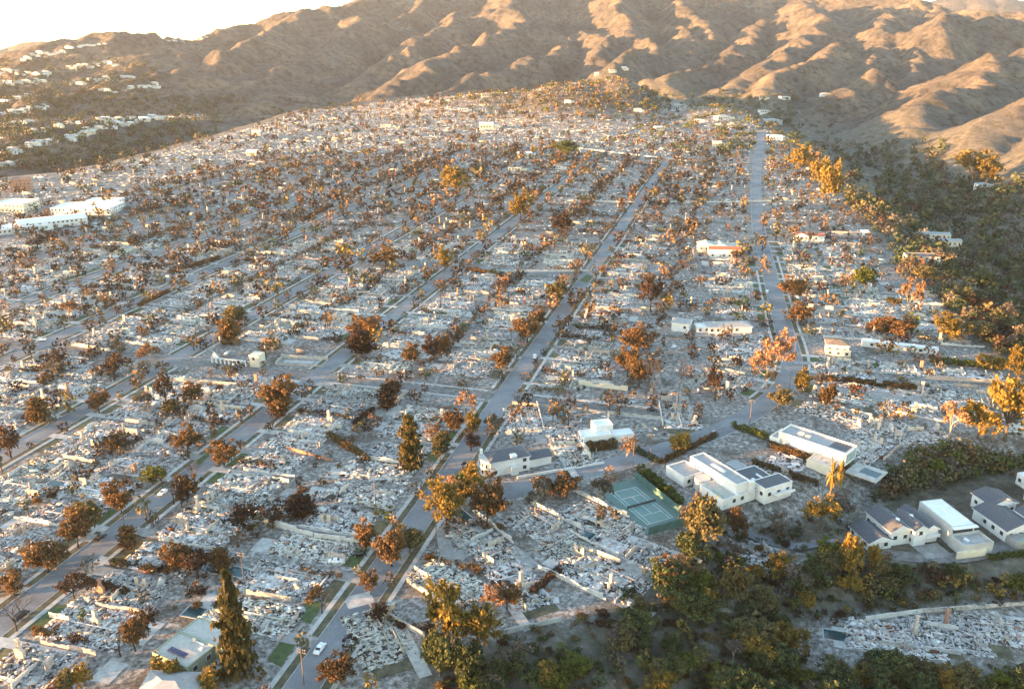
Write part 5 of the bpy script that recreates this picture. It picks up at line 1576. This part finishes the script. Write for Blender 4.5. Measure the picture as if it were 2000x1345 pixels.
FARH = [(1505, 242, 2.4, 'long white house at the left brink of the right canyon'), (1490, 221, 1.7, 'white house just above the long white canyon-brink house'), (1410, 233, 1.5, 'white house among dark green trees behind the far blocks'), (1366, 238, 1.0, 'small white house left of the one among dark trees'),
        (1326, 211, 1.5, 'white house at the foot of the knoll, right side'), (1490, 193, 1.3, 'pale house high on the green shoulder right of the knoll'), (1530, 193, 1.2, 'second pale house on the green shoulder right of the knoll'), (1612, 187, 1.5, 'white house alone on the spur above the right canyon'), (1512, 273, 1.5, 'pale house at the top end of the curving street'),
        (1400, 286, 1.2, 'white house behind the last blocks left of the curving street'), (950, 189, 1.7, 'cream house on the skyline left of the knoll'), (880, 212, 1.2, 'white house on the far left flank of the knoll'), (905, 218, 1.6, 'long white house below the skyline left of the knoll'), (1110, 200, 1.1, 'white house halfway up the knoll'),
        (950, 252, 1.6, 'cream sunlit house below the knoll'), (756, 248, 1.3, 'pale blue-white house in the far burned blocks'), (503, 264, 1.2, 'cream box house near the left rim of the neighbourhood'), (494, 303, 1.0, 'small pale house in the far left blocks'), (815, 318, 1.0, 'small tan house in the middle of the far blocks'), (1006, 333, 1.2, 'white low house behind the third street ruins'),
        (1025, 309, 1.2, 'white flat house left of the yellow-green tree group'), (1286, 254, .9, 'pale house on the right flank of the knoll'), (1245, 218, 1.2, 'white house on the upper right flank of the knoll'), (1165, 147, 1.2, 'house on the left end of the knoll top'), (1195, 140, 1.3, 'house in the middle of the knoll top'), (1218, 136, 1.1, 'house on the right end of the knoll top'),
        (1140, 158, 1.0, 'small house just below the knoll top'), (1090, 330, 1.0, 'pale house near the last stretch of the main street')]
for (a, b, s, lab), q in zip(FARH, hits([f[0] for f in FARH], [f[1] for f in FARH])):
    small_house(q[0], q[1], q[2] + .2, rh.uniform(-.3, .3), s, lab, 'standing houses among the far ruins')

# ------------------------------------------------------------------ tennis court
a = gp(1237, 951); b = gp(1317, 1011); c = gp(1263, 1024); d = gp(1198, 962)
ctr = (a + b + c + d) / 4; ud = ((b - a) + (c - d)); ud /= np.linalg.norm(ud)
root = add('tennis_court', None, loc=(ctr[0], ctr[1], 0.02), rz=math.atan2(ud[1], ud[0]), label='green tennis court with white lines and green windscreens', cat='tennis court')
kid(root, 'apron', 'court', (-17.5, 17.5, -8.8, 8.8, -.1, .06))
kid(root, 'playing_surface', 'court_in', (-11.9, 11.9, -5.5, 5.5, .06, .075))
lw = .11
for bx in ((-11.9, 11.9, -5.5, -5.5 + lw), (-11.9, 11.9, 5.5 - lw, 5.5), (-11.9, 11.9, -4.1, -4.1 + lw), (-11.9, 11.9, 4.1 - lw, 4.1), (-11.9, -11.9 + lw, -5.4, 5.4), (11.9 - lw, 11.9, -5.4, 5.4), (-6.4, -6.4 + lw, -4.05, 4.05), (6.4 - lw, 6.4, -4.05, 4.05), (-6.4, 6.4, -lw / 2, lw / 2)):
    kid(root, 'line', 'line', (*bx, .075, .082))
kid(root, 'net', 'metal_dark', (-.03, .03, -5.9, 5.9, .12, 1.0)); kid(root, 'net_post', 'metal_dark', (-.06, .06, -6.05, -5.93, 0, 1.1)); kid(root, 'net_post', 'metal_dark', (-.06, .06, 5.93, 6.05, 0, 1.1))
for (x0, x1, y0, y1) in ((-17.5, 17.5, 8.8, 8.86), (17.5, 17.56, -8.8, 8.8)):
    n = 8 if x1 - x0 > 1 else 4
    for i in range(n):
        if n == 8: bx = (x0 + 35 * i / 8 + .04, x0 + 35 * (i + 1) / 8 - .04, y0, y1, .1, 3.0); px_ = (x0 + 35 * i / 8 - .04, x0 + 35 * i / 8 + .04, y0 - .02, y1 + .02, 0, 3.2)
        else: bx = (x0, x1, y0 + 17.6 * i / 4 + .04, y0 + 17.6 * (i + 1) / 4 - .04, .1, 3.0); px_ = (x0 - .02, x1 + .02, y0 + 17.6 * i / 4 - .04, y0 + 17.6 * i / 4 + .04, 0, 3.2)
        kid(root, 'windscreen', 'windscreen', bx); kid(root, 'fence_post', 'metal_dark', px_)

# pond with stone rim on the estate
cp = gp(1112, 1003); pts = []
for i in range(26):
    t = 2 * math.pi * i / 26
    r = 3.2 + .9 * math.sin(2 * t + .5) + .6 * math.sin(3 * t)
    pts.append((r * 1.8 * math.cos(t), r * .95 * math.sin(t) + .5 * math.cos(t * 1.0)))
root = add('garden_pond', None, loc=(cp[0], cp[1], 0), rz=.25, label='dark kidney-shaped pond with a pale stone rim left of the tennis court', cat='pond')
add('water', MB().poly([(*p, .09) for p in pts]).mesh('water', M['pond_water']), root)
for i, p in enumerate(pts):
    s = random.Random(i).uniform(.45, .8)
    add('rim_stone', MB().box(-s, s, -s * .7, s * .7, 0, .3).mesh('rim_stone', M['concrete'] if i % 3 else M['wall_burnt']), root, (p[0] * 1.06, p[1] * 1.1, 0), i * .7)
for px_, py_, ln, wd, ang, lab in ((688, 818, 9, 4.5, 0, 'rectangular pool with a pale deck right of the leaning rust tree'), (802, 830, 7, 3.5, .3, 'small dark pool above the columnar conifer'), (1100, 1052, 4, 2.4, .2, 'small dark basin amid the estate rubble')):
    p = gp(px_, py_)
    root = add('swimming_pool', None, loc=(p[0], p[1], 0), rz=ang - STREET_AZ, label=lab, cat='pool')
    kid(root, 'deck', 'concrete', (-ln / 2 - 1.6, ln / 2 + 1.6, -wd / 2 - 1.6, wd / 2 + 1.6, -.1, .1)); kid(root, 'water', 'pool_water', (-ln / 2, ln / 2, -wd / 2, wd / 2, .0, .12)); kid(root, 'coping', 'concrete', (-ln / 2 - .3, ln / 2 + .3, -wd / 2 - .3, -wd / 2, .1, .2), (-ln / 2 - .3, ln / 2 + .3, wd / 2, wd / 2 + .3, .1, .2))

# paved sports court right of the curving street
P4 = [gp(*q) for q in ((1632, 757), (1790, 763), (1806, 792), (1656, 784))]
root = add('paved_court', None, loc=(0, 0, 0), label='long grey paved court behind a pale wall right of the street bend', cat='court')
m = MB(); m.prism([tuple(q) for q in P4[::-1]], -.1, .12); add('paving', m.mesh('paving', M['concrete_dark']), root)

# ------------------------------------------------------------------ garden and retaining walls measured in the photo
WL = [((1146, 602), (1252, 610), 2.0, 'wall_pink', 'long pink garden wall right of the main street'), ((1068, 742), (1190, 752), 2.2, 'wall_white', 'white garden wall just beyond the cross street junction'), ((1130, 752), (1226, 763), 2.6, 'stucco_cream', 'cream wall with a pergola beyond the cross street'),
      ((516, 1022), (612, 1048), 2.4, 'wall_white', 'tall white garden wall between the main and second streets'), ((614, 1050), (740, 1064), 1.8, 'wall_white', 'long low white wall running to the main street'), ((1808, 740), (1946, 748), 2.0, 'wall_pink', 'pink-white wall right of the paved court'), ((985, 1238), (1096, 1212), 1.6, 'concrete', 'pale retaining wall at the canyon rim below the estate'),
      ((1440, 395), (1640, 392), 1.8, 'wall_white', 'white wall right of the far curving street'), ((1125, 290), (1350, 316), 1.6, 'wall_white', 'long white wall crossing the far main street'), ((1090, 392), (1240, 396), 1.6, 'wall_white', 'white wall left of the far main street'), ((1290, 395), (1460, 396), 1.6, 'wall_white', 'white wall between the far main and curving streets'),
      ((140, 674), (216, 686), 1.8, 'stucco_cream', 'cream wall at the corner of the fourth street'), ((500, 494), (580, 500), 2.0, 'stucco_cream', 'bright cream wall left of the third street'), ((245, 490), (312, 482), 1.6, 'wall_white', 'white corner wall by the fifth street'), ((960, 532), (1152, 530), 1.5, 'wall_white', 'white wall along the second cross street'), ((1180, 534), (1265, 540), 1.5, 'wall_white', 'white wall right of the main street at the second crossing'),
      ((345, 745), (490, 756), 1.8, 'brick_pale', 'tan wall below the arcade ruin'), ((365, 785), (470, 800), 1.5, 'stucco_cream', 'sunlit tan wall left of the broad rust tree'), ((560, 878), (650, 900), 1.4, 'brick', 'scorched red brick wall below the leaning rust tree'), ((1000, 788), (1300, 818), 1.2, 'wall_burnt', 'dark low wall along the lower side of the cross street'), ((1650, 745), (1800, 760), 1.6, 'wall_white', 'pale wall behind the grey paved court'),
      ((1690, 1212), (1800, 1196), 1.6, 'wall_white', 'white retaining wall at upper edge of the lower right ruins'), ((1800, 1196), (2010, 1180), 1.4, 'wall_burnt', 'long pale wall above the lower right ruins'), ((730, 1190), (830, 1245), 1.8, 'wall_burnt', 'tan wall sloping to the canyon rim, bottom centre'), ((1010, 935), (1180, 905), 1.0, 'stucco_white', 'low white kerb wall before the white two-storey house')]
for p0, p1, hh, mt, lab in WL:
    z = -14 if p0[1] > 1170 and p0[0] > 1600 else 0
    a, ang, L = frame_px(p0, p1, z)
    r = random.Random(int(L * 10)); m = MB(); n = max(3, int(L / 3))
    root = add('garden_wall', None, loc=(a[0], a[1], z), rz=ang, label=lab, cat='wall', group='walls left standing')
    h0 = hh
    for i in range(n):
        h0 = hh if r.random() < .75 else hh * r.uniform(.6, .95)
        kid(root, 'wall_panel', mt, (L * i / n, L * (i + 1) / n - .03, -.15, .15, -.3, h0))
    kid(root, 'coping', mt, (0, L * .5, -.2, .2, hh, hh + .12))

# ------------------------------------------------------------------ hedges
def hedge_mesh(L, w, h, mat, seed):
    r = np.random.default_rng(seed); n = int(L * w * h * 9 + L * h * 30)
    x = r.uniform(0, L, n); y = r.uniform(-w / 2, w / 2, n); z = r.uniform(0.05, h, n)
    f = r.integers(0, 3, n)
    y = np.where(f == 0, np.sign(y) * w / 2, y); z = np.where(f == 1, h, z)
    lump = 1 + .55 * fbm(x / 3.2 + seed * 7, x * 0, 2)
    pts = np.stack([x, y * lump + .5 * fbm(x / 5, x * 0 + seed, 2), z * lump * np.where(fbm(x / 6 + 40, x * 0 + seed, 1) > .28, .35, 1)], 1) + r.normal(0, .18, (n, 3))
    V, Fq = leaf_quads(pts, .5, r)
    tone = np.clip(.5 + .9 * fbm(x / 3 + seed, z / 2 + y, 2) + r.normal(0, .15, n), 0, 1)
    return new_mesh('foliage', V, Fq, [LEAF[mat]], fcol=np.repeat(tone[:, None], 3, axis=1))


HD = [((1250, 918), (1330, 988), 3, 2.6, 'lime', 'bright green hedge between the tennis court and large white house'), ((1430, 832), (1500, 858), 2.6, 2.2, 'lime', 'green hedge at the street end of the long white house'), ((1500, 870), (1640, 925), 2.6, 2.6, 'hedge', 'rust-coloured hedge along the front of the long white house'), ((1470, 905), (1600, 950), 2, 2, 'hedge', 'brown hedge behind the grey-roofed modern house'),
      ((1600, 742), (1790, 762), 2.2, 2.6, 'hedge', 'long clipped brown hedge behind the paved court'), ((1815, 706), (1960, 722), 2.4, 2.6, 'lime', 'dark green clipped hedge right of the long outbuilding'), ((1146, 880), (1204, 872), 3.4, 3.0, 'hedge', 'rounded orange-green clipped hedge before the stepped white house'), ((1690, 645), (1760, 652), 2, 4, 'rust', 'row of orange columnar shrubs by the right canyon'),
      ((910, 528), (985, 540), 2.4, 2.4, 'hedge', 'brown hedge at the second cross street'), ((640, 850), (720, 900), 2.2, 2.0, 'hedge', 'scorched hedge row between the second and main streets'), ((600, 1180), (625, 1150), 2, 1.6, 'hedge', 'small scorched hedge by a driveway of the main street'), ((165, 1135), (250, 1160), 2, 1.4, 'burnt', 'charred hedge along a lot of the second street'),
      ((1040, 1160), (1095, 1110), 2, 1.5, 'burnt', 'charred hedge on the estate beside the white slab'), ((270, 600), (330, 570), 2.4, 2.2, 'rust', 'rust hedge along the fifth street'), ((330, 535), (430, 505), 2.6, 2.4, 'rust', 'long rust hedge beside the fourth street'), ((590, 432), (650, 402), 2.6, 2.4, 'rust', 'rust hedge in the far third street blocks'), ((1930, 1090), (2010, 1082), 2, 1.2, 'lime', 'low green hedge below the canyon lane at right'),
      ((1730, 590), (1760, 594), 2.4, 2.6, 'gold', 'golden hedge on the rim of the right canyon'), ((1240, 880), (1290, 905), 2.4, 1.6, 'green', 'dark hedge along the curving street before the white house'), ((1290, 905), (1400, 850), 2, 1.6, 'hedge', 'brown hedge following the lower side of the curving street'), ((300, 1300), (365, 1330), 1.6, 2.6, 'gold', 'yellow shrubs along the flat-roofed house'), ((690, 830), (730, 800), 2, 1.6, 'burnt', 'charred hedge by the rectangular pool')]
for i, (p0, p1, w, hh, mt, lab) in enumerate(HD):
    z = -9 if p0[0] > 1900 and p0[1] > 1000 else 0
    a, ang, L = frame_px(p0, p1, z)
    root = add('hedge', None, loc=(a[0], a[1], z), rz=ang, label=lab, cat='hedge', group='garden hedges')
    add('foliage', hedge_mesh(L, w, hh, mt, i), root)
    kid(root, 'stems', 'bark_burnt', *[(L * (k + .5) / 6 - .1, L * (k + .5) / 6 + .1, -.1, .1, 0, hh * .8) for k in range(6)])

# ------------------------------------------------------------------ shrubs
SHR = {}
for ty in ('burnt', 'rust', 'olive', 'green', 'hedge', 'lime'):
    SHR[ty] = [crown(500 + j + 10 * len(SHR), nc=26, per=24, rx=.42, rz=.42, cz=.42, size=.10, clump=.14, lumps=4, mat=ty)[0] for j in range(3)]
SHT = ['burnt'] * 5 + ['rust'] * 3 + ['hedge'] * 4 + ['olive']
S = []
rs = np.random.default_rng(77)
for k, t in STREETS.items():
    i = names.index(k); mid = (STREETS[names[i + 1]] if i + 1 < len(names) else t - 75)
    for s in np.arange(BEG_S[k], END_S[k], 2.2):
        if rs.random() < .55:
            p = xy(s, (t + mid) / 2 + rs.normal(0, 3.0)); S.append((SHT[rs.integers(len(SHT))], p))
    s = BEG_S[k]
    while s < END_S[k]:                                  # rows of burnt shrubs between the lots
        s += rs.uniform(14, 34); sd_ = rs.choice((-1, 1)); n = rs.integers(4, 10)
        for j in range(n):
            p = xy(s + rs.normal(0, .5), t + sd_ * (12 + j * 2.4)); S.append((SHT[rs.integers(len(SHT))], p))
for _ in range(500):
    p = xy(rs.uniform(365, 1300), rs.uniform(-85, 100)); S.append((SHT[rs.integers(len(SHT))], p))
for s in np.arange(370, 1200, 3.0):
    S.append((SHT[rs.integers(len(SHT))], xy(s, -42 + rs.normal(0, 3))))
PP = np.array([s[1] for s in S]); u, v = np.array([proj(p) for p in PP]).T
ok = (sdist(PP, MESA) < -2) & ~occupied_road(PP) & (u > -40) & (u < 2040) & (v < 1390) & np.array([free(p, 1) for p in PP])
S = [(t, p[0], p[1], 0.0, h, h * w, None) for (t, p), g_, h, w in zip(S, ok, rs.uniform(1.2, 3.2, len(S)), rs.uniform(1.0, 1.8, len(S))) if g_]
for (x0, x1, y0, y1, n, tys) in ((850, 1420, 1130, 1400, 420, ['green', 'olive', 'burnt', 'hedge']), (1340, 2050, 1000, 1400, 900, ['green', 'olive', 'burnt', 'green', 'hedge']), (1560, 2050, 850, 1000, 360, ['green', 'olive', 'burnt', 'rust']), (1640, 2050, 380, 740, 700, ['green', 'olive', 'burnt'])):
    X, Y = rs.uniform(x0, x1, n), rs.uniform(y0, y1, n); Q = hits(X, Y)
    g_ = (sdist(Q[:, :2], MESA) > 1) & (sdist(Q[:, :2], PAD1) > 1) & (sdist(Q[:, :2], PAD2) > 1)
    for q in Q[g_]:
        h = rs.uniform(.9, 3.0) * (1 if y0 > 800 else 1.6); S.append((tys[rs.integers(len(tys))], q[0], q[1], q[2], h, h * rs.uniform(1, 1.9), None))
szs = [s[4] * s[5] * pxm((s[1], s[2]), s[3]) ** 2 for s in S]
o_ = np.argsort(szs)[::-1]
SADJ = {'burnt': 'charred black shrub', 'rust': 'rust-brown shrub', 'olive': 'olive shrub', 'green': 'dark green shrub', 'hedge': 'scorched brown shrub', 'lime': 'bright green shrub'}
cnt = {}
for s in sorted([S[i] for i in o_[:290]], key=lambda s: s[2]):
    rk, rw = region(s[1], s[2]); i = cnt.get((s[0], rk), 0); cnt[(s[0], rk)] = i + 1
    add('shrub', SHR[s[0]][rs.integers(3)], None, (s[1], s[2], s[3] - .1), float(rs.uniform(0, 6)), (s[5], s[5], s[4]), '%s %s, %s from the front' % (SADJ[s[0]], rw, ordinal(i)), 'shrub', 'shrubs')
mass('distant_shrubs', [S[i] for i in o_[290:]], 34, 'mass of burnt and green shrubs over the far lots and canyon', 9, .28, .5)

# ------------------------------------------------------------------ cars
def car_mesh(kind):
    prof = {'sedan': [(-2.3, .35), (-2.35, .75), (-1.95, .98), (-1.35, 1.02), (-.75, 1.45), (.55, 1.47), (1.15, 1.03), (2.0, .88), (2.32, .65), (2.32, .35)],
            'suv': [(-2.3, .4), (-2.35, 1.1), (-2.2, 1.65), (-1.9, 1.75), (.55, 1.75), (1.05, 1.2), (2.1, 1.05), (2.35, .75), (2.35, .4)]}[kind]
    m = MB(); n = len(prof)
    for i, (wk) in enumerate((.0,)):
        pass
    W = .9
    V = []
    for sgn in (-1, 1):
        for x, z in prof: V.append((x, sgn * (W if z < 1.06 else W * .80), z))
    Fq = [tuple(range(n))[::-1] if False else tuple(range(n)), tuple(range(2 * n - 1, n - 1, -1))]
    for i in range(n):
        j = (i + 1) % n
        Fq.append((j, i, n + i, n + j))
    return np.array(V), Fq


CARM = {}
for kd in ('sedan', 'suv'):
    V, Fq = car_mesh(kd)
    for pt in ('paint_white', 'paint_black', 'paint_silver', 'rust_shell'):
        CARM[(kd, pt)] = new_mesh('body', V, Fq, [M[pt]])
    g_ = MB()
    if kd == 'sedan':
        g_.poly([(1.12, -.70, 1.06), (1.12, .70, 1.06), (.58, .66, 1.46), (.58, -.66, 1.46)]); g_.poly([(-1.33, .72, 1.05), (-1.33, -.72, 1.05), (-.78, -.66, 1.45), (-.78, .66, 1.45)])
        for sg in (-1, 1): g_.poly([(-1.2, sg * .78, 1.08), (1.0, sg * .78, 1.08), (.5, sg * .735, 1.42), (-.75, sg * .735, 1.42)])
    else:
        g_.poly([(1.06, -.75, 1.22), (1.06, .75, 1.22), (.6, .7, 1.74), (.6, -.7, 1.74)]); g_.poly([(-2.33, .72, 1.15), (-2.33, -.72, 1.15), (-2.23, -.68, 1.6), (-2.23, .68, 1.6)])
        for sg in (-1, 1): g_.poly([(-2.1, sg * .735, 1.18), (.95, sg * .735, 1.18), (.5, sg * .735, 1.68), (-2.0, sg * .735, 1.68)])
    g_.V = [(x * 1.012, y * 1.02, z + .012) for x, y, z in g_.V]
    CARM[(kd, 'glass')] = g_.mesh('windows', M['glass'])
WHEEL = MB().tube((0, -.12, 0), (0, .12, 0), .34, .34, 12).tube((0, .12, 0), (0, .13, 0), .2, .2, 10, 1).mesh('wheel', M['tyre'], M['paint_silver'])
LAMP = MB().box(-.04, .04, -.2, .2, -.08, .08).mesh('headlight', M['roof_white'])
HA = math.pi / 2 - STREET_AZ
CARS = [(625, 1269, 'sedan', 'paint_white', HA, 'white car driving up the main street near the bottom of the photo'), (1045, 698, 'suv', 'paint_white', HA, 'white car on the main street beyond the cross street'), (320, 963, 'sedan', 'paint_white', HA, 'white car parked on the second street by blackened trunks'),
        (196, 1052, 'sedan', 'paint_black', HA, 'dark car parked at the left kerb of the second street'), (42, 1205, 'suv', 'paint_black', HA, 'dark car on the second street near the left edge'), (576, 767, 'suv', 'paint_white', HA, 'white car beside the broad rust tree'), (892, 527, 'suv', 'paint_white', HA, 'white van at the second crossing of the second street'),
        (1498, 572, 'suv', 'paint_white', HA, 'white car at the left kerb of the curving street'), (656, 1098, 'sedan', 'paint_white', 0, 'white car in a driveway left of the main street'), (434, 1108, 'suv', 'paint_white', .8, 'white car wreck beside the dark thicket'), (664, 1312, 'sedan', 'rust_shell', .3, 'burnt car in a driveway right of the main street'), (10, 1160, 'suv', 'rust_shell', .2, 'orange-lit burnt car at the left edge'),
        (36, 1157, 'sedan', 'paint_silver', .5, 'silver car beside the orange-lit burnt car'), (82, 665, 'suv', 'paint_white', 0, 'white van at the corner of the fourth street'), (1274, 802, 'sedan', 'paint_black', -STREET_AZ, 'dark car on the cross street under bare trees'), (450, 741 + 5, 'sedan', 'paint_black', -STREET_AZ, 'dark car on the cross street below the arcade ruin'),
        (703, 1084, 'sedan', 'paint_black', 0.1, 'dark car in a driveway beside the main street'), (1512, 652, 'suv', 'paint_black', HA, 'dark car at the left kerb of the curving street'), (1506, 628, 'sedan', 'paint_black', HA, 'second dark car farther up the left kerb of the curving street'), (1492, 402, 'suv', 'paint_white', HA, 'small white car far up the curving street'), (1140, 672 + 20, 'sedan', 'rust_shell', .4, 'burnt car shell in a lot right of the main street'),
        (705, 738, 'sedan', 'paint_black', -STREET_AZ, 'dark car on the cross street right of the second street'), (1180, 790, 'sedan', 'paint_silver', -STREET_AZ, 'silver car at the upper kerb of the cross street')]
for px_, py_, kd, pt, ang, lab in CARS:
    p = gp(px_, py_)
    root = add('car', None, loc=(p[0], p[1], .07), rz=ang, label=lab, cat='car', group='cars')
    b = add('body', CARM[(kd, pt)], root); add('window_glass', CARM[(kd, 'glass')], b)
    for x in (-1.45, 1.45):
        for y in (-.82, .82): add('wheel', WHEEL, root, (x, y, .34), 0 if y > 0 else math.pi)
    for y in (-.62, .62): add('headlight', LAMP, root, (2.31, y, .7))

# ------------------------------------------------------------------ utility poles and street lamps
POLE = MB().tube((0, 0, -.3), (0, 0, 11.5), .17, .11, 8).mesh('pole', M['timber'])
ARM = MB().box(-1.3, 1.3, -.07, .07, -.07, .07).mesh('crossarm', M['timber'])
INS = MB().tube((0, 0, .07), (0, 0, .28), .05, .07, 6).mesh('insulator', M['roof_white'])
LP = MB().tube((0, 0, 0), (0, 0, 7.5), .10, .06, 7).mesh('post', M['concrete_dark'])
LA = MB().tube((0, 0, 7.4), (1.6, 0, 7.7), .05, .04, 5).box(1.3, 2.1, -.14, .14, 7.62, 7.76).mesh('lamp_arm', M['concrete_dark'])
for i, (px_, py_, lab) in enumerate([(594, 1336, 'wooden utility pole at the main street kerb, bottom of the photo'), (852, 1045, 'wooden utility pole at the corner of the main and curving streets'), (1236, 915, 'wooden utility pole beside the curving street by the white house'), (1270, 898, 'second wooden pole along the curving street'), (1464, 828, 'dark utility pole at the bend of the curving street'), (1540, 770, 'utility pole at the head of the street bend'),
                                      (477, 1140, 'thin dark pole behind the second street lots'), (250, 1062, 'dark pole at the kerb of the second street'), (735, 1000, 'pole behind the white walled lot'), (420, 690, 'dark pole beside the arcade ruin'), (1320, 812, 'pole on the lower side of the cross street'), (1552, 690, 'pole right of the curving street above the bend'), (192, 880, 'pole among the third street ruins'), (375, 850, 'pole left of the second street above its lawn')]):
    p = gp(px_, py_)
    root = add('utility_pole', None, loc=(p[0], p[1], 0), rz=-STREET_AZ + (i % 3) * .2, label=lab, cat='utility pole', group='utility poles')
    add('pole', POLE, root)
    for zz in (10.9, 10.0):
        am = add('crossarm', ARM, root, (0, .14, zz))
        for x in (-1.1, -.5, .5, 1.1): add('insulator', INS, am, (x, 0, 0))
for i, (px_, py_, lab) in enumerate([(1542, 585, 'pale street lamp right of the curving street'), (1556, 640, 'nearer pale street lamp right of the curving street'), (1575, 745, 'pale street lamp at the outer side of the bend'), (705, 1010, 'street lamp at the left kerb of the main street'), (290, 952, 'street lamp on the second street'), (1060, 640, 'street lamp left of the main street')]):
    p = gp(px_, py_)
    root = add('street_lamp', None, loc=(p[0], p[1], 0), rz=math.pi - STREET_AZ, label=lab, cat='street lamp', group='street lamps')
    add('post', LP, root); add('lamp_arm', LA, root)

# ------------------------------------------------------------------ air
hz, nt, b = nodes('haze_air')
nt.nodes.remove(b)
pv = nt.nodes.new('ShaderNodeVolumePrincipled')
pv.inputs['Color'].default_value = (.86, .93, 1.0, 1)
pv.inputs['Density'].default_value = 0.000024
pv.inputs['Anisotropy'].default_value = 0.3
nt.links.new(pv.outputs[0], nt.nodes['Material Output'].inputs['Volume'])
zlo = float(TZ.min()) - 1.5; zhi = max(float(TZ.max()) + 15, CAM_H + 10)
hm = MB().box(-10100, 10100, -10100, 10100, zlo, zhi).mesh('haze', hz)
add('haze', hm, kind='stuff', label='pale evening haze lying over the hills', cat='haze')
print('objects', len(bpy.data.objects), 'tris', sum(len(m.loops) - 2 * len(m.polygons) for m in bpy.data.meshes))
